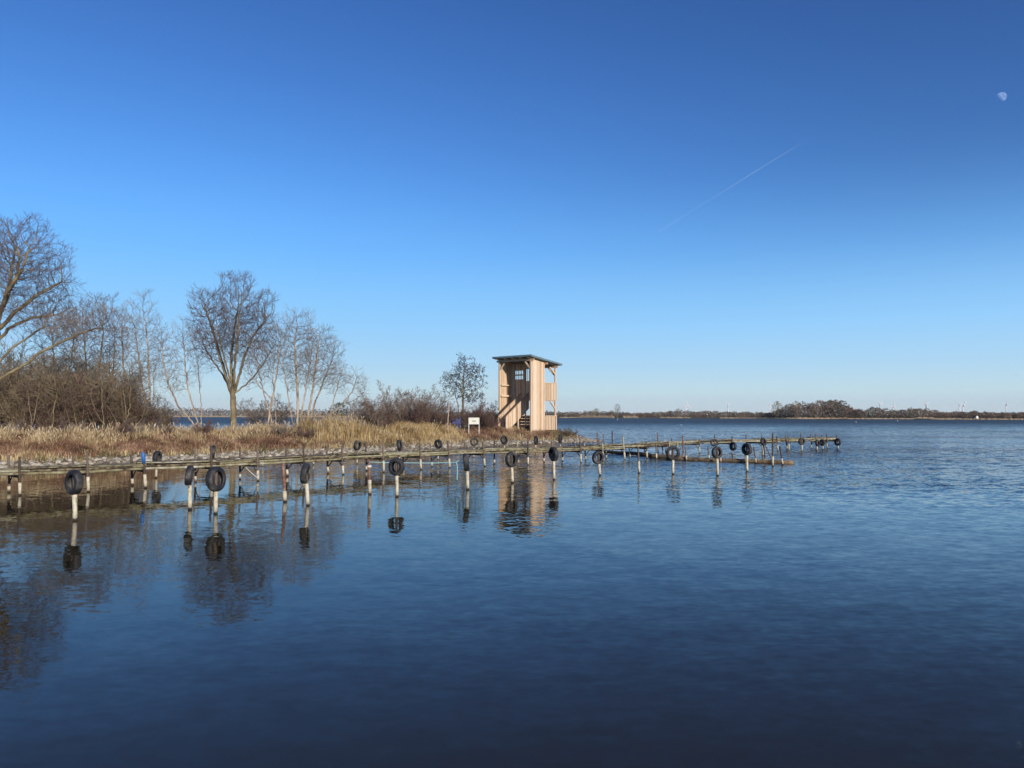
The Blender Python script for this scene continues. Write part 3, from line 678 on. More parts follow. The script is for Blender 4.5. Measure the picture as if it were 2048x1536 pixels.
b=MB(); b.beam(TL(1.46,B0,.02),TL(1.46,B1,Z1-.03),.05,.22,val=.3); b.beam(TL(2.24,B0,.02),TL(2.24,B1,Z1-.03),.05,.22,val=.3); b.build('stringer',M['larch'],tower)
for i in range(10):
    bb=B0+.25+i*.31; b=MB(); b.beam(TL(1.5,bb,sz(bb)+.06),TL(2.2,bb,sz(bb)+.06),.27,.04,val=rt.random(),up=Vector((0,0,1))); b.build('tread',M['larch'],tower)
for bb in (-1.05,-.05,.95):
    b=MB(); b.beam(TL(1.36,bb,-.1),TL(1.36,bb,sz(bb)+.9),.09,.09,up=Vector((0,1,0)),val=.75); b.build('stair_post',M['larch'],tower)
b=MB(); b.beam(TL(WT+.11,-.12,1.35),TL(WT+.11,-.12,1.7),.2,.16,up=Vector((0,1,0)),val=.9); b.build('small_box',M['white'],tower)
b=MB(); b.beam(TL(-.02,-.5,-.02),TL(WT+.1,-.5,-.02),1.6,.06,val=.5); b.build('doorstep',M['land'],tower)
# keep the ground under the tower level

# ------------------------------------------------------------- sign, pole, blue panel
def sign():
    p=AT(948,HZ,58.5); x=p.x; zg=gz(x,58.5)
    s=empty('notice_board',(x,58.5,zg),'white notice board on two white legs among reeds left of the tower','sign')
    b=MB(); b.beam((-.37,0,1.12),(.37,0,1.12),.03,.47); b.build('board',M['white'],s)
    b=MB(); b.beam((-.41,0,1.38),(.41,0,1.38),.05,.045); b.build('top_rail',M['white'],s)
    for sx in (-.40,.40):
        b=MB(); b.beam((sx,0,-.1),(sx,0,1.36),.045,.045,up=Vector((0,1,0))); b.build('leg',M['white'],s)
    b=MB()                                  # short line of faded dark lettering
    for i in range(9):
        hh=.04+.035*((i*5)%3); xx=-.16+i*.036
        b.beam((xx,-.018,1.12+hh/2-.02),(xx+.022,-.018,1.12+hh/2-.02),.004,hh)
    b.beam((-.12,-.018,1.075),(.14,-.018,1.075),.004,.012)
    b.build('lettering',M['ink'],s)
sign()
p=AT(896,HZ,56); b=MB(); zg=gz(p.x,56); b.tube([(-.03,0,-.1),(.0,0,1.2),(.08,0,2.55)],[.035,.032,.025],8)
o=b.build('pale_pole',M['pole']); o.location=(p.x,56,zg); tag(o,'thin pale upright pole in the reeds left of the notice board','pole')
p=AT(913,HZ,60); s=empty('blue_panel',(p.x,60,gz(p.x,60)),'small blue panel half hidden in reeds between pole and notice board','panel')
b=MB(); b.beam((-.32,0,.72),(.32,0,.72),.04,.42); b.build('panel',M['bluedark'],s)
for sx in (-.26,.26):
    b=MB(); b.beam((sx,.03,-.1),(sx,.03,.7),.04,.04,up=Vector((0,1,0))); b.build('leg',M['post'],s)

# ------------------------------------------------------------- jetty
PR=random.Random(77)
def post_mesh(base, top, r, white, m='post', sub=.5):
    """returns shaft MB, sleeve MB (or None), waterline MB in coordinates relative to base"""
    d=top-base; L=d.z; u=d/L
    sh=MB(); n=5
    pts=[u*(-sub)]+[u*(L*i/n)+Vector((PR.gauss(0,.004),PR.gauss(0,.004),0)) for i in range(n+1)]
    sh.tube(pts,[r*1.02]+[r*PR.uniform(.9,1.04) for _ in range(n+1)],9,val=PR.random())
    sl=None
    if white:
        sl=MB(); w0,w1=white; R=r*1.28
        k=max(2,int((w1-w0)/.12)); sl.tube([u*(w0+(w1-w0)*i/k) for i in range(k+1)],[R*PR.uniform(.95,1.04) for i in range(k+1)],10,val=PR.random())
    wl=MB(); wl.tube([u*(-.1),u*.028],[r*1.30,r*1.22],10)
    return sh,sl,wl
jet_a=[ # near row: base px, base y, top px, top y, kind
 (-120,999,-121,920,''),(40,991,39,913,''),(177,984,174,903,''),(291.5,976,286,905,'b'),(424,969,422,891,''),(516,962,515,895,''),(609,955,606.5,893,''),
 (686.5,949.5,683,892,''),(767.5,944.6,766,886,''),(842,939.6,839,883,''),(899.5,936,896,881,''),(969.7,933,965.6,884,''),(1056,930.5,1056,881,''),
 (1106,928,1103,881,''),(1162,925.5,1160,876,''),(1207,922.2,1204.5,886,'g'),(1249.6,919.3,1245.8,872,'g'),(1294,917,1292.6,883.5,''),(1340,911.3,1338,884,'g'),
 (1399,906.5,1399,877,''),(1465,904.2,1464,872,''),(1525,902.8,1523,870,''),(1555.7,902,1554,872,''),(1578,901,1576.5,868,''),(1604,899.6,1601,866.6,''),(1633,898.6,1632,866.6,''),(1655,897.8,1653,868,''),(1675,897,1673,869,'')]
jet_b=[(-150,991,-150,915,''),(18,985,18,910,''),(146,979,146,907,''),(265,971,262,908,''),(391,964,390,896,''),(480,959,480,893,''),(575,952.5,571,895,''),(656,947,653,892,''),
 (733,942,731,886,''),(807,937.5,805,884,''),(864,934,860.6,886,''),(933,931,929,883,''),(988.5,928.5,988.7,881,''),(1037,926.5,1034,882,'g'),(1088,924.5,1086,884,''),(1125,923,1124,884,''),
 (1171.7,919.7,1168.4,887,'g'),(1213,917,1211,886,'g'),(1260,914,1256.7,882,'g'),(1290,911,1287,880.5,'g'),(1326,907,1324,884,''),(1345,906,1343.6,877,''),(1430,903,1429,869,''),(1494,901.5,1492,869,''),(1574,898.8,1571,869.5,''),(1623,897,1622,868,''),(1646,896.2,1643,869.5,'')]
P0=W(*jet_a[0][:2]); jet=empty('jetty',(P0.x,P0.y,0),'long narrow wooden jetty on thin posts stretching across the picture','jetty')
JO=jet.location.copy()
def jpost(e, near):
    bx,by,tx,ty,k=e; base=W(bx,by); top=AT(tx,ty,base.y)
    r=.036*PR.uniform(.9,1.1)
    wh=(.05,PR.uniform(.34,.46)) if near else (.07,PR.uniform(.17,.26))
    m=M['paleposts'] if k=='g' else M['post']
    sh,sl,wl=post_mesh(base,top,r,wh)
    o=sh.build('post',m,jet,True); o.location=base-JO
    q=sl.build('sleeve',M['sleeve'],o,True); q=wl.build('waterline_band',M['waterline'],o,True)
    if k=='b':
        d=(top-base)/(top-base).z; L=top.z
        c=MB(); c.tube([d*(L-.33),d*(L-.02),d*(L+.01)],[.055,.055,.035],12); c.build('blue_cap',M['blue'],o,True)
    return base,top
JA=[jpost(e,True) for e in jet_a]; JB=[jpost(e,False) for e in jet_b]
# walkway axis just behind the near row
near=[Vector((p.x,p.y,0)) for p,_ in JA]
def near_at(i): return near[i]
nrm=[]
for i in range(len(near)):
    d=(near[min(i+1,len(near)-1)]-near[max(i-1,0)]).normalized(); nrm.append(Vector((-d.y,d.x,0)))
WD=.66; ZD=.745
for k in range(3):                       # three plank runs, bay by bay
    for i in range(0,len(near)-1):
        oa=.16+k*.25
        za=ZD+PR.uniform(-.012,.02); zb=ZD+PR.uniform(-.012,.02)
        a=near[i]+nrm[i]*oa; c=near[i+1]+nrm[i+1]*oa; e=(c-a).normalized()
        b=MB(); 
        a=a-e*PR.uniform(-.02,.25); c=c+e*(PR.uniform(0,.25) if i<len(near)-2 else .15)
        a.z=za+ (i%2)*.034; c.z=zb+(i%2)*.034
        mid=(a+c)/2+Vector((PR.gauss(0,.01),PR.gauss(0,.01),-.012))
        wv=.225*PR.uniform(.88,1.05); v=PR.random()
        b.beam(a,mid,wv,.034,v); b.beam(mid,c,wv,.0335,v)
        o=b.build('deck_board',M['rough'],jet); o.location=-JO
for i in range(0,len(near)-1):           # two round edge rails, one over the other
    for lv,(zz,rr0) in enumerate(((.684,.040),(.605,.042))):
        a=near[i]+nrm[i]*(.06+.02*lv); c=near[i+1]+nrm[i+1]*(.06+.02*lv); e=(c-a).normalized()
        a=a-e*PR.uniform(.05,.3); c=c+e*PR.uniform(.05,.3); a.z=zz+PR.uniform(-.014,.014); c.z=zz+PR.uniform(-.014,.014)
        sg=PR.gauss(0,.010)
        b=MB(); b.tube([a,a.lerp(c,.33)+Vector((0,0,sg)),a.lerp(c,.66)+Vector((0,0,sg)),c],[rr0*PR.uniform(.85,1.12) for _ in range(4)],8,val=PR.random()); o=b.build('side_rail',M['rough'],jet,True); o.location=-JO
    a=near[i]+nrm[i]*.80; c=near[i+1]+nrm[i+1]*.80; a.z=c.z=.66
    b=MB(); b.beam(a,c,.07,.09,PR.random()); o=b.build('far_rail',M['rough'],jet); o.location=-JO
farr=[p for p,_ in JB]
for i in range(len(near)):               # cross bars with braces, towards the far row
    q=min(farr,key=lambda v:(v-near[i]-nrm[i]*.7).length)
    if (q-near[i]).length<2.6: end=Vector((q.x,q.y,0))
    else: end=near[i]+nrm[i]*.84
    a=near[i].copy(); a.z=.53; end.z=.53; e=(end-a).normalized()
    b=MB(); b.beam(a-e*.03,end+e*.08,.05,.085); 
    o=b.build('cross_bar',M['darkwood'],jet); o.location=-JO
    b=MB(); b.beam(a+e*.03+Vector((0,0,-.24)),a+e*.26+Vector((0,0,-.045)),.025,.03); b.beam(end-e*.03+Vector((0,0,-.24)),end-e*.26+Vector((0,0,-.045)),.025,.03)
    o=b.build('brace',M['darkwood'],jet); o.location=-JO

# ------------------------------------------------------------- mooring posts and tyres
def tyre_mesh(R, t):
    b=MB(); prof=[(.60,.0,.0)]
    pr=[(.56,-.62),(.60,-.92),(.74,-1.02),(.88,-.98),(.965,-.78),(1.0,-.45),(1.0,.45),(.965,.78),(.88,.98),(.74,1.02),(.60,.92),(.56,.62),(.62,.56),(.66,.78),(.78,.86),(.90,.74),(.94,.4),(.94,-.4),(.90,-.74),(.78,-.86),(.66,-.78),(.62,-.56)]
    n=36; m=len(pr); vs=[];fs=[]
    for i in range(n):
        a=2*math.pi*i/n
        for j,(rr_,x) in enumerate(pr):
            k=R*rr_
            if .99<rr_<=1.0 and i%2: k*=.985        # tread blocks
            vs.append((k*math.cos(a),x*t/2,k*math.sin(a)))
    for i in range(n):
        i2=(i+1)%n
        for j in range(m):
            j2=(j+1)%m; fs.append((i*m+j,i*m+j2,i2*m+j2,i2*m+j))
    b.add(vs,fs); return b
# tyre: cx, cy, width, height, post base x,y, facing sign, label, post label
TY=[
 (148,964.5,36,50,150,1041,-1,'nearest tyre, left of all front tyres, turned so its hole faces left','white-footed mooring post at far left carrying the nearest tyre','f'),
 (378.5,951,17,40,380,1019,1,'front tyre seen edge-on, just left of the big round tyre','chipped white mooring post left of the big round tyre','f'),
 (432,958,42,50,431,1027.6,.6,'big round front tyre facing the viewer, overlapping the post with the dark back tyre','mooring post carrying the big round front tyre','f'),
 (610.7,947,20,41,615.7,1011,1,'front tyre seen almost edge-on, right of the rusty leaning post','slanted white mooring post right of the rusty leaning post','f'),
 (793,933.5,34.5,36,794,993.6,-.5,'round front tyre through which the turquoise rope passes','mooring post of the round tyre that the turquoise rope passes','f'),
 (932.4,924.6,11,36,935.7,979.5,1,'thin edge-on front tyre that the turquoise rope is tied to','slanted mooring post holding the thin tyre with the turquoise rope','f'),
 (1022.5,919,27,31,1025,966,1,'round front tyre hanging below the wooden tower','mooring post standing in the tower reflection','f'),
 (1107,908,22,29,1108,959.5,-1,'oval front tyre right of the tower reflection','mooring post just right of the tower reflection','f'),
 (1196,915,26,27,1200,951,.5,'round front tyre beneath the group of tall bare poles','mooring post beneath the group of tall bare poles','f'),
 (1346,906,28,28,1346,948.6,.6,'round front tyre over the left end of the long floating log','mooring post at the left end of the long floating log','f'),
 (1434,905,23.5,24,1435,951.6,.5,'round tyre in front of the middle of the floating log','mooring post in front of the middle of the floating log','f'),
 (1493.5,898.5,22,24,1494,943.5,-.5,'last round front tyre, over the right half of the floating log','last tyre-bearing mooring post before the floating log','f'),
 (314.5,915,19,27,312,956,1,'dark back tyre peeping over the jetty beside the blue capped post','short post behind the jetty beside the blue capped post','b'),
 (425.6,904,7.5,27,427,950,1,'edge-on back tyre standing above the jetty over the big round tyre','post behind the jetty over the big round tyre','b'),
 (714.7,891,18,20,714,928,.5,'round back tyre before the reeds, leftmost of the row along the reeds','back post before the tall reeds with the leftmost round tyre','b'),
 (799,890.6,11,23,798.6,925,1,'edge-on back tyre above the round tyre with the turquoise rope','back post above the round tyre with the turquoise rope','b'),
 (876.7,888,18,19,876,919.7,-.5,'round back tyre left of the pale pole','back post left of the pale pole','b'),
 (948.6,884,17,17,947,915,.5,'round back tyre straight below the notice board','back post straight below the notice board','b'),
 (1008.6,880,16,18,1008.6,908,.5,'round back tyre below the left corner of the tower','back post below the left corner of the tower','b'),
 (1072,880.6,10,18,1071,907,1,'edge-on back tyre below the solid wall of the tower','back post below the solid wall of the tower','b'),
 (1120.6,877,9,17.5,1121,906,1,'edge-on back tyre just right of the tower','back post just right of the tower','b'),
 (1428.6,885,16,16,1429,907.5,.5,'back tyre half hidden by the jetty above the middle of the log','hidden post behind the jetty above the middle of the log','b'),
 (1466,892.7,15.5,17.5,1465,909,-1,'oval tyre on the jetty, between the two last front tyres','jetty mooring post between the two last front tyres','b'),
 (1526.7,883.5,13,15,1526,912,1,'dark tyre against the jetty above the slanting log posts','mooring post above the slanting log posts','b'),
 (1603.6,882.7,14,14.6,1604,903,.5,'round tyre right of the log end, first of the last four','jetty-side post right of the log end','b'),
 (1635.4,886,11,14,1633.5,901,1,'reddish-shadowed tyre second of the last four on the jetty','post of the second of the last four jetty tyres','b'),
 (1644.4,885,12,14,1646,899.6,-1,'dark tyre third of the last four, touching its left neighbour','post of the third of the last four jetty tyres','b'),
 (1675.4,884,14.6,15,1676,898.6,-.6,'last tyre at the far right tip of the jetty','outermost post at the far right tip of the jetty','b'),
]
TCACHE={}
for (cx,cy,wp,hp,bx,by,sg,lab,plab,row) in TY:
    base=W(bx,by); Y=base.y
    ctr=AT(cx,cy,Y); k=Y/F
    D=hp*k; D=max(D,.46); t=min(.30*D,.18)
    # facing angle so that the projected width matches
    best=0; err=1e9
    for q in range(0,91,3):
        a=math.radians(q); wpj=D*math.cos(a)+t*math.sin(a)
        if abs(wpj-wp*k)<err: err=abs(wpj-wp*k); best=q
    ang=math.radians(max(best,8 if abs(sg)<1 else 14))*(1 if sg>0 else -1)
    ang+= -math.atan2(base.x,Y)
    key=(round(D*25),)
    ty_=tyre_mesh(D/2,t).build('car_tyre',M['rubber'],None,True)
    ty_.location=ctr; ty_.rotation_euler=(PR.uniform(-.04,.04),PR.uniform(0,6.28),ang); ty_.rotation_mode='XYZ'
    # spin about own axle first, then face
    ty_.rotation_euler=(Matrix.Rotation(ang,3,'Z')@Matrix.Rotation(PR.gauss(0,.07),3,'X')@Matrix.Rotation(PR.uniform(0,6.28),3,'Y')).to_euler()
    tag(ty_,lab,'tyre','tyres on the mooring posts before the jetty' if row=='f' else 'tyres on posts along and behind the jetty')
    top=Vector((ctr.x,ctr.y,ctr.z+D/2*.95)); r=.040 if row=='f' else .032
    mp=empty('mooring_post',base,plab,'post','mooring posts before the jetty' if row=='f' else 'mooring posts along and behind the jetty')
    lowz=max(.12,ctr.z-D/2*.98)
    sh,sl,wl=post_mesh(base,top,r,(.05,lowz if row=='f' else min(.5,lowz)))
    sh.build('shaft',M['post'],mp,True); sl.build('sleeve',M['sleeve'],mp,True); wl.build('waterline_band',M['waterline'],mp,True)
# posts without tyres
FP=[ # base x,y top x,y, white height, material, radius, label
 (570,1003.5,566,926,.28,'rust',.042,'leaning red-rusted front post with a white foot'),
 (739.7,988.6,738,921,.42,'rust',.042,'rusty front post with a pale collar where the turquoise rope begins'),
 (1278.4,946.5,1276,893,.48,'post',.038,'bare front post without tyre between two tyre posts, left of the log'),
 (525,933,527,903,.2,'paleposts',.032,'short pale post behind the jetty right of the white rope'),
 (627,930,627,895,.25,'post',.03,'thin post behind the jetty right of the edge-on front tyre'),
 (1196,906,1194.5,865,0,'rust',.036,'reddish tall pole, leftmost of the tall poles behind the jetty'),
 (1199,905,1198,876,0,'post',.028,'short dark pole touching the reddish tall pole'),
 (1207,905,1206.6,868,0,'post',.03,'dark tall pole, second of the tall group behind the jetty'),
 (1225,903,1224.5,861.5,0,'post',.042,'tallest and thickest pole of the group behind the jetty'),
 (1313,918,1311.7,885,.3,'post',.034,'near post beside the gap between the two floating logs'),
 (1316,904,1315,865,0,'rust',.036,'tall rusty pole standing alone behind the bend of the jetty'),
 (1331,903,1330,880,0,'sleeve',.032,'short white pole behind the jetty bend'),
 (1357,920,1355,886,.1,'paleposts',.03,'pale post half hidden by the tyre at the log end'),
 (1366.7,918,1365.6,871,0,'rust',.040,'tall rusty post at the start of the long floating log'),
 (1373,921,1370.7,894,.25,'post',.032,'short slanted log post right beside the tall rusty one'),
 (1418.8,921,1415.4,894,.27,'post',.032,'short slanted log post left of the middle tyre'),
 (1441.5,924,1441,913,.2,'sleeve',.032,'stub of white post against the floating log'),
 (1491,925,1490,898,.3,'post',.03,'log post hidden behind the last round front tyre'),
 (1512.5,926.7,1507,893,.25,'post',.034,'leftmost of the slanted posts before the right part of the log'),
 (1531,926,1526,878,.2,'post',.034,'long slanted post crossing in front of the dark jetty tyre'),
 (1545.5,933,1545.3,866.6,.45,'post',.038,'tallest upright post before the right part of the log'),
 (1565.5,930,1559.7,893,.3,'post',.036,'rightmost slanted post near the sawn end of the log'),
 (1541,914,1530,889,0,'darkwood',.022,'thin diagonal strut leaning under the jetty near the log end'),
]
for (bx,by,tx,ty,wh,mm,r,lab) in FP:
    base=W(bx,by); top=AT(tx,ty,base.y)
    mp=empty('bare_post',base,lab,'post','posts without tyres around the jetty')
    sh,sl,wl=post_mesh(base,top,r,(.05,wh) if wh else None)
    sh.build('shaft',M[mm],mp,True)
    if sl: sl.build('sleeve',M['sleeve'],mp,True)
    wl.build('waterline_band',M['waterline'],mp,True)
    if lab.startswith('rusty front post'):
        d=(top-base)/(top-base).z; c=MB(); c.tube([d*(top.z-.2),d*(top.z-.14)],[.07,.07],12); c.build('collar',M['rope'],mp,True)
# floating logs
def log(p,q,r,lab,m='log'):
    b=MB(); d=q-p; n=9; b.tube([p+d*i/n+Vector((0,0,math.sin(i*1.3)*.01)) for i in range(n+1)],[r*PR.uniform(.93,1.05) for _ in range(n+1)],14,val=.4)
    o=b.build('floating_log',M[m],None,True); tag(o,lab,'log','logs floating beside the jetty')
log(W(1333,917,.06),W(1587,925.5,.06),.11,'long thick floating log with a pale sawn right end')
log(W(1300,912,.08),W(1368,915,.08),.12,'short floating log overlapping the left end of the long one')
log(W(1205,903.5,.10),W(1300,909,.10),.10,'dark thin log beneath the jetty left of the short log','darkwood')
b=MB(); p=AT(1152,890,46.5); q=AT(1245,891,45.5); b.beam(p,q,.08,.09); o=b.build('old_beam',M['darkwood']); tag(o,'old dark beam joining the tall poles behind the jetty','beam')

# ropes
def rope(pts,r,m,name,lab,cat='rope'):
    # Catmull-Rom smoothing
    P_=[pts[0]]+pts+[pts[-1]]; out=[]
    for i in range(1,len(P_)-2):
        for k in range(6):
            t=k/6; a,b_,c,d=P_[i-1:i+3]
            out.append(.5*((2*b_)+(c-a)*t+(2*a-5*b_+4*c-d)*t*t+(3*b_-a-3*c+d)*t**3))
    out.append(pts[-1]); b=MB(); b.tube(out,[r]*len(out),6); o=b.build(name,m,None,True); return tag(o,lab,cat)
y0=W(516,962).y
rope([AT(484,926,y0+.3),AT(474,931,y0+.1),AT(468,924,y0),AT(474,917,y0),AT(481,919,y0),AT(484,926,y0-.02),AT(492,935,y0),AT(503,946,y0-.04),AT(514,955,y0-.05),AT(518,958,y0-.06)],.011,M['rope'],'white_rope','white rope looped on the jetty edge and slanting down to a post')
ya=W(739.7,988.6).y; yb=W(935.7,979.5).y
rope([AT(738,924,ya-.06),AT(770,925,ya),AT(805,925.5,(ya*.7+yb*.3)),AT(860,926,(ya+yb)/2),AT(900,925,yb-.1),AT(911,925,yb-.05),AT(918,921,yb),AT(930,916,yb-.08)],.011,M['turq'],'turquoise_rope','long taut turquoise rope between the rusty post and the thin tyre')
rope([AT(911,924,yb-.06),AT(914,930,yb-.05),AT(914.5,945,yb-.05),AT(914,960,yb-.05)],.016,M['turq'],'rope_end','loose turquoise rope end hanging straight down')

# ------------------------------------------------------------- far shore
shore=[(-900,834.2),(-300,834.2),(340,834.1),(720,834.3),(1000,835.2),(1120,836.0),(1300,836.6),(1480,837.6),(1600,838.3),(1750,838.6),(1900,839.4),(2048,840),(2500,841.5),(3200,842)]
sp_=[W(a,c) for a,c in shore]
def shoreY(px): return float(np.interp(px,[s[0] for s in shore],[p.y for p in sp_]))
b=MB(); vs=[];fs=[]
pxs=list(range(-900,3201,20))
rows=[(0,-.3),(2,.15),(12,.5),(80,.8),(400,1.0)]
for px in pxs:
    y=shoreY(px)
    for dy,z in rows:
        Y=y+dy*(1 if dy>2 else 1)+math.sin(px*.05)*2; vs.append((AT(px,HZ,Y).x,Y,z))
    vs.append((AT(px,HZ,4880).x,4880,1.0))
m=len(rows)+1
for i in range(len(pxs)-1):
    for j in range(m-1): fs.append((i*m+j,(i+1)*m+j,(i+1)*m+j+1,i*m+j+1))
b.add(vs,fs); tag(b.build('far_shore_land',M['farland']),'flat far shore land','land',kind='structure')

# far crowns: many small faces
def far_crown(b, c, R, H, rr, n, tw=1.0, base=.12):
    ms=max(.25,c.y/F*.75) if tw==1.0 else 0
    v0=rr.random()
    for _ in range(n):
        u=rr.random()*6.28; t=rr.random()**.7; 
        zz=rr.uniform(base,1); prof=math.sin(min(1,max(0.05,zz*.9+.1))*math.pi)**.55
        rad=R*prof*math.sqrt(rr.random())
        x,y=math.cos(u)*rad,math.sin(u)*rad; z=H*zz
        s=max(rr.uniform(.25,.6)*R*.22,rr.uniform(1,2)*ms)*tw
        p=c+Vector((x,y,z)); a=Vector((rr.gauss(0,1),rr.gauss(0,.6),rr.gauss(0,1))).normalized()*s; d=Vector((rr.gauss(0,1),rr.gauss(0,.6),rr.gauss(0,1.4))).normalized()*s
        b.tri(p-a*.6,p+a*.6,p+d*1.6,min(1,max(0,rr.gauss(v0,.2))))
def profile_mass(name,knots,m,lab,seed,dy=(6,60),step=3.0,n=110):
    rr=random.Random(seed); b=MB(); px=knots[0][0]
    while px<knots[-1][0]:
        top=np.interp(px,[k[0] for k in knots],[k[1] for k in knots])
        Y=shoreY(px)+rr.uniform(*dy)
        top=top+rr.uniform(-.5,1)*(HZ-top+4)*.28
        H=HC+(HZ-top)*Y/F-.6; H=max(H,1.5); R=max(2.2,H*rr.uniform(.35,.6))
        c=AT(px,HZ,Y); c.z=.6; far_crown(b,c,R,H,rr,n,base=.0)
        px+=step*rr.uniform(.5,1.5)*(1 if R/Y*F>4 else .7)
    return tag(b.build(name,m),lab,'wood',kind='stuff')
profile_mass('far_wood',[(-200,818),(300,817),(500,818),(620,820),(700,819),(760,822),(980,824),(1000,824)],M['farwood'],'far-off brown wood seen across the lagoon between the trees',1,step=3.2)
profile_mass('far_wood',[(1080,822),(1120,824),(1150,824),(1175,823),(1215,824),(1260,826),(1330,824.5),(1350,821),(1395,822),(1450,823.5),(1500,824.5),(1540,826)],M['farwood'],'long low brown wood on the far shore right of the tower',2,step=2.2)
profile_mass('far_wood',[(1535,827),(1560,818),(1575,810),(1600,807),(1640,804),(1665,803),(1688,805),(1700,816),(1720,817)],M['farwood'],'tall domed brown wood on the far shore',3,dy=(4,30),step=2.0,n=170)
profile_mass('far_wood',[(1700,818),(1730,819),(1745,816),(1770,818),(1790,822),(1815,818),(1850,818),(1885,824),(1925,824),(1945,823),(1960,825),(2048,826),(2120,823),(2500,820)],M['farwood'],'uneven brown wood on the far shore at the right edge',4,dy=(6,40),step=2.2)
# reed fringe
b=MB(); rr=random.Random(8)
def fringe(x0,x1,h,n):
    for _ in range(n):
        px=rr.uniform(x0,x1); Y=shoreY(px)+rr.uniform(1,7)+math.sin(px*.05)*2; p=AT(px,HZ,Y); hh=h*rr.uniform(.3,1.15)*(1+.4*math.sin(px*.35)*math.sin(px*.9)); ww=.22
        b.tri(Vector((p.x-ww,Y,.05)),Vector((p.x+ww,Y,.05)),Vector((p.x+rr.uniform(-.3,.3),Y,.1+hh)),rr.random())
fringe(330,730,1.9,5000); fringe(-100,330,1.6,800); fringe(1158,1228,1.6,2600); fringe(1246,1276,1.5,900); fringe(1320,1380,.9,700); fringe(1440,1700,.8,2500); fringe(1700,2100,.6,2500); fringe(1830,1870,1.0,800); fringe(1120,1160,.8,300)
tag(b.build('far_reed_belt',M['farreed']),'pale reed belt along the water line of the far shore','reeds',kind='stuff')
# recognisable far trees
def far_tree(px,top,wpx,m,lab,dy=10,n=420,stem=.25,airy=1.0,seed=0):
    rr=random.Random(seed); Y=shoreY(px)+dy; p=AT(px,HZ,Y); H=HC+(HZ-top)*Y/F-.6; R=wpx/2*Y/F
    e=empty('far_tree',(p.x,Y,.6),lab,'tree','single trees standing out on the far shore')
    b=MB(); b.tube([(0,0,-.2),(0,0,H*.35),(R*.1,0,H*.8)],[.22,.16,.05],6)
    for k in range(9):
        a=k*2.4; b.tube([(0,0,H*(.15+.05*k)),(math.cos(a)*R*.45,math.sin(a)*R*.45,H*(.5+.04*k)),(math.cos(a)*R*.75,math.sin(a)*R*.7,H*(.72+.03*k))],[.1,.07,.03],4)
    b.build('trunk',M['farpale'],e)
    b=MB(); far_crown(b,Vector((0,0,0)),R,H,rr,n,airy,stem); b.build('crown',m,e)
far_tree(1235,808,18,M['farwood'],'single dark upright tree before the pale reed strip, right of the tower',4,300,.05,.8,1)
far_tree(1192,817,22,M['farpale'],'pale domed far tree left of the single dark upright tree',22,300,.15,.9,2)
far_tree(1223,820,14,M['farwood'],'small dark far tree touching the left of the single upright tree',16,220,.05,.9,3)
far_tree(1356,817,16,M['farwood'],'dark rounded tree topping the low far wood left of the first turbine',18,300,.1,.9,4)
far_tree(1555,803,30,M['farpale'],'pale airy tree at the left end of the tall domed wood',3,520,.15,.75,5)
far_tree(1592,802,24,M['farpale'],'pale rounded crown rising from the left part of the domed wood',26,400,.3,.8,6)
far_tree(1662,801,44,M['farpale'],'broad light-brown crown forming the top of the domed wood',24,800,.3,.8,7)
far_tree(1744,814,22,M['fargreen'],'dark green-brown tree right of the domed wood',8,380,.05,.9,8)
far_tree(1783,820,12,M['fargreen'],'small dark tree under the second pair of turbines',8,240,.05,.9,9)
far_tree(1822,815,22,M['farpale'],'light brown tree left of the fifth turbine',14,360,.1,.9,10)
far_tree(1948,821,14,M['fargreen'],'dark tree above the tiny white house',14,240,.05,.9,11)
far_tree(678,806,40,M['fargreen'],'dark tree on the far lagoon shore behind the right end of the grove',8,520,.05,.9,12)
far_tree(532,800,30,M['farwood'],'brown tree across the lagoon behind the crossing stems',8,420,.1,.8,13)
# house
pp=AT(1953,HZ,shoreY(1953)+5); HS=.62; h=empty('white_house',(pp.x,pp.y,.55),'tiny white house on the far shore at the right','house')
b=MB(); b.hexa([Vector(v) for v in ((-.9,-1,0),(.9,-1,0),(.9,1,0),(-.9,1,0),(-.9,-1,1.5),(.9,-1,1.5),(.9,1,1.5),(-.9,1,1.5))]); b.add([(-.9,-1,1.5),(.9,-1,1.5),(0,-1,2.4),(-.9,1,1.5),(.9,1,1.5),(0,1,2.4)],[(0,1,2),(5,4,3)]); b.build('wall',M['housew'],h)
b=MB(); b.add([(-1.1,-1.2,1.42),(0,-1.2,2.52),(0,1.2,2.52),(-1.1,1.2,1.42),(1.1,-1.2,1.42),(1.1,1.2,1.42)],[(0,1,2,3),(1,4,5,2)]); b.build('roof',M['tile'],h); h.scale=(HS,HS,HS)
# buoys
for px,py,lab in ((1795,842.5,'white buoy near the far shore, rightmost and nearer the trees'),(1712,844.5,'white buoy on the water below the domed wood'),(1235,839.5,'white speck of a buoy below the single far tree'),(1362,850.5,'white buoy on open water left of the jetty tip poles')):
    p=W(px,py); b=MB()
    r=1.1*p.y/F; prof=[(-.3,.5),(0,.9),(.35,1),(.7,.85),(1.0,.45),(1.2,.15)]
    b.tube([(0,0,a*r) for a,_ in prof],[c*r for _,c in prof],12); o=b.build('buoy',M['buoy'],None,True); o.location=p; tag(o,lab,'buoy','white buoys on the open lake')

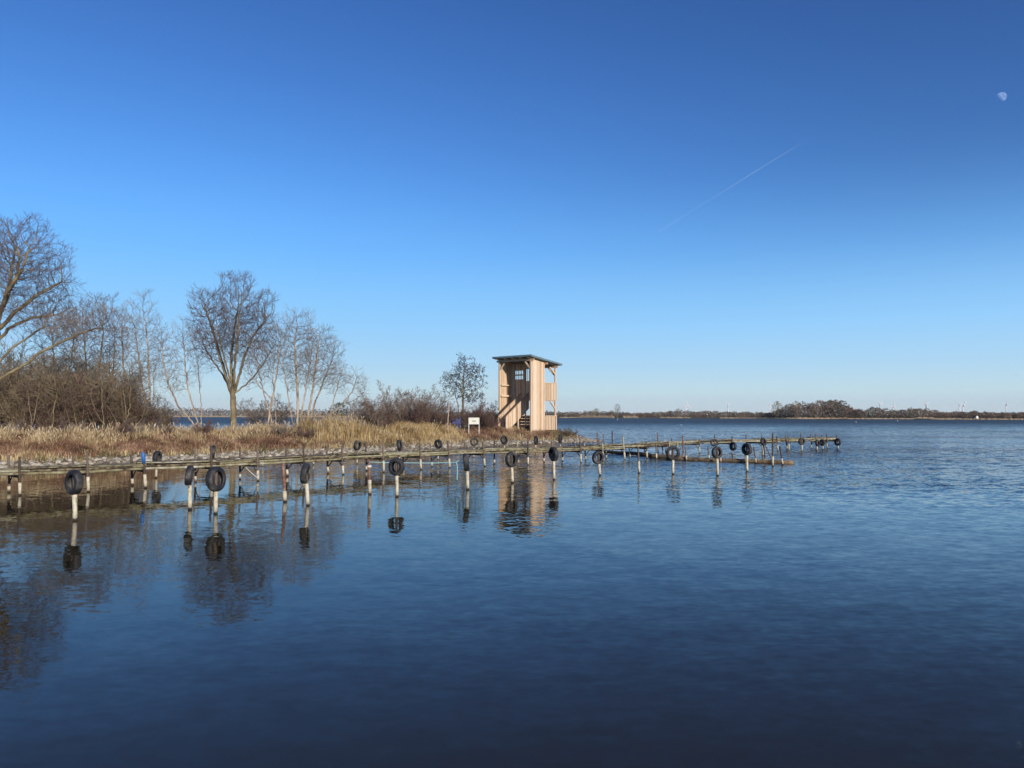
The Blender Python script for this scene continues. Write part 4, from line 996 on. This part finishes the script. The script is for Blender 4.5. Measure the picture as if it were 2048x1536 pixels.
# ------------------------------------------------------------- wind turbines
def turbine(px,hub,top,rot,lab,Y=3600,rp=9.0,yaw=0.0,first=[None]):
    p=AT(px,hub,Y); k=Y/F; R=rp*k
    e=empty('wind_turbine',(p.x,Y,1),lab,'wind turbine','wind turbines on the horizon')
    H=p.z-1
    b=MB(); b.tube([(0,0,0),(0,0,H*.5),(0,0,H)],[2.6,2.2,1.8],12); b.build('tower',M['turbine'],e,True)
    n=MB(); n.beam((0,-3.5,H+.6),(0,5,H+.6),3.2,3.2); n.tube([(0,-6,H+.6),(0,-5,H+.6),(0,-3.5,H+.6)],[.3,1.4,1.7],10); n.build('nacelle',M['turbine'],e)
    for q in range(3):
        a=math.radians(rot+120*q); d=Vector((math.cos(a)*math.cos(yaw),math.cos(a)*math.sin(yaw),math.sin(a)))
        c=Vector((0,-5,H+.6)); b=MB(); b.tube([c+d*1,c+d*R*.22,c+d*R*.6,c+d*R],[1.3,2.6,2.0,.7],6); b.build('blade',M['turbine'],e,True)
turbine(1373,811,0,90,'distant turbine with one blade straight up, leftmost on the horizon',rp=9)
turbine(1456,810,0,30,'distant turbine standing alone between the leftmost one and the domed wood',rp=7,yaw=.6)
turbine(1539,812,0,80,'faint turbine just left of the pale airy tree',rp=7,yaw=1.0)
turbine(1760,809,0,25,'turbine right of the domed wood, left one of a pair',rp=8,yaw=.4)
turbine(1786,812.5,0,70,'turbine with a raised blade, right one of the pair',rp=9)
turbine(1852,809,0,35,'turbine standing alone above the light brown tree',rp=8,yaw=.3)
turbine(1919,813,0,-5,'left turbine of the overlapping pair, blade pointing left',rp=8)
turbine(1926,809,0,-65,'right turbine of the overlapping pair, higher hub',rp=9,Y=3300)
turbine(2012,810,0,90,'slim turbine seen side-on near the right edge',rp=5,yaw=1.3)

# ------------------------------------------------------------- haze, moon, contrail
b=MB(); b.hexa([Vector(v) for v in ((-5000,-80,-2),(5000,-80,-2),(5000,4950,-2),(-5000,4950,-2),(-5000,-80,90),(5000,-80,90),(5000,4950,90),(-5000,4950,90))])
hm=bpy.data.materials.new('haze air'); hm.use_nodes=True; nt=hm.node_tree; nt.nodes.clear(); out=nt.nodes.new('ShaderNodeOutputMaterial'); pv=nt.nodes.new('ShaderNodeVolumePrincipled')
pv.inputs['Color'].default_value=(.80,.88,1,1); pv.inputs['Density'].default_value=.00007; pv.inputs['Anisotropy'].default_value=0
nt.links.new(pv.outputs[0],out.inputs['Volume'])
HAZE=True
if HAZE: tag(b.build('haze',hm),'thin pale air over the lake','haze',kind='stuff')

D0=6500; p=AT(2003,194,D0); R=9.2/F*D0
mm=bpy.data.materials.new('moon'); mm.use_nodes=True; nt=mm.node_tree; N=nt.nodes; L=nt.links; N.clear()
out=N.new('ShaderNodeOutputMaterial'); em=N.new('ShaderNodeEmission'); tr=N.new('ShaderNodeBsdfTransparent'); ad=N.new('ShaderNodeAddShader')
g=N.new('ShaderNodeNewGeometry'); vm=N.new('ShaderNodeVectorMath'); vm.operation='DOT_PRODUCT'; L.new(g.outputs['Normal'],vm.inputs[0]); 
vm.inputs[1].default_value=tuple(Vector((math.sin(SAZ-.1)*.85,math.cos(SAZ-.1)*.85,.53)).normalized())
mr=N.new('ShaderNodeMapRange'); mr.inputs['From Min'].default_value=-.42; mr.inputs['From Max'].default_value=.2; L.new(vm.outputs['Value'],mr.inputs['Value'])  # sunlit phase painted as emission: brighter where the surface turns to the sun
nz=N.new('ShaderNodeTexNoise'); nz.inputs['Scale'].default_value=.045; nz.inputs['Detail'].default_value=3; tc=N.new('ShaderNodeTexCoord'); L.new(tc.outputs['Object'],nz.inputs['Vector'])
m2=N.new('ShaderNodeMapRange'); m2.inputs['From Min'].default_value=.35; m2.inputs['From Max'].default_value=.62; m2.inputs['To Min'].default_value=.35; L.new(nz.outputs['Fac'],m2.inputs['Value'])
ml=N.new('ShaderNodeMath'); ml.operation='MULTIPLY'; L.new(mr.outputs[0],ml.inputs[0]); L.new(m2.outputs[0],ml.inputs[1])
bf=N.new('ShaderNodeMath'); bf.operation='MULTIPLY'; bk=N.new('ShaderNodeMath'); bk.operation='SUBTRACT'; bk.inputs[0].default_value=1; L.new(g.outputs['Backfacing'],bk.inputs[1]); L.new(ml.outputs[0],bf.inputs[0]); L.new(bk.outputs[0],bf.inputs[1])
m3=N.new('ShaderNodeMath'); m3.operation='MULTIPLY'; m3.inputs[1].default_value=.27; L.new(bf.outputs[0],m3.inputs[0])
em.inputs['Color'].default_value=(.75,.85,1,1); L.new(m3.outputs[0],em.inputs['Strength'])
L.new(em.outputs[0],ad.inputs[0]); L.new(tr.outputs[0],ad.inputs[1]); L.new(ad.outputs[0],out.inputs['Surface'])
b=MB(); n1,n2=24,48
vs=[(0,0,R)]; fs=[]
for i in range(1,n1):
    for j in range(n2):
        a=math.pi*i/n1; c=2*math.pi*j/n2; vs.append((R*math.sin(a)*math.cos(c),R*math.sin(a)*math.sin(c),R*math.cos(a)))
vs.append((0,0,-R))
for j in range(n2): fs.append((0,1+j,1+(j+1)%n2)); fs.append((len(vs)-1,1+(n1-2)*n2+(j+1)%n2,1+(n1-2)*n2+j))
for i in range(n1-2):
    for j in range(n2): fs.append((1+i*n2+j,1+(i+1)*n2+j,1+(i+1)*n2+(j+1)%n2,1+i*n2+(j+1)%n2))
b.add(vs,fs); o=b.build('moon',mm,None,True); o.location=p; tag(o,'pale daytime moon at the upper right of the sky','moon')

cm=bpy.data.materials.new('contrail'); cm.use_nodes=True; nt=cm.node_tree; N=nt.nodes; L=nt.links; bs=N['Principled BSDF']
bs.inputs['Base Color'].default_value=(.9,.9,.9,1); bs.inputs['Roughness'].default_value=1; bs.inputs['Specular IOR Level'].default_value=0
tc=N.new('ShaderNodeTexCoord'); sx=N.new('ShaderNodeSeparateXYZ'); L.new(tc.outputs['Generated'],sx.inputs[0])
cr=N.new('ShaderNodeValToRGB'); e=cr.color_ramp.elements; e[0].position=0; e[0].color=(0,0,0,1); e[1].position=1; e[1].color=(0,0,0,1)
for q,v in ((.08,.35),(.2,.5),(.28,.12),(.45,.5),(.6,1),(.82,1),(.93,.3)):
    x=e.new(q); x.color=(v,v,v,1)
L.new(sx.outputs['X'],cr.inputs['Fac'])
nz=N.new('ShaderNodeTexNoise'); nz.inputs['Scale'].default_value=.03; L.new(tc.outputs['Object'],nz.inputs['Vector'])
m1=N.new('ShaderNodeMath'); m1.operation='MULTIPLY'; L.new(cr.outputs['Color'],m1.inputs[0]); L.new(nz.outputs['Fac'],m1.inputs[1])
m4=N.new('ShaderNodeMath'); m4.operation='MULTIPLY'; m4.inputs[1].default_value=.085; L.new(m1.outputs[0],m4.inputs[0]); L.new(m4.outputs[0],bs.inputs['Alpha'])
b=MB(); p=AT(1300,474,7000); q=AT(1625,272,6600); n=40; rr=random.Random(4)
b.tube([p.lerp(q,i/n)+Vector((rr.gauss(0,1.5),0,rr.gauss(0,1.5))) for i in range(n+1)],[(7-3.5*i/n)*rr.uniform(.8,1.2) for i in range(n+1)],10,False)
tag(b.build('contrail',cm,None,True),'thin white aircraft trail slanting up across the blue sky','contrail')
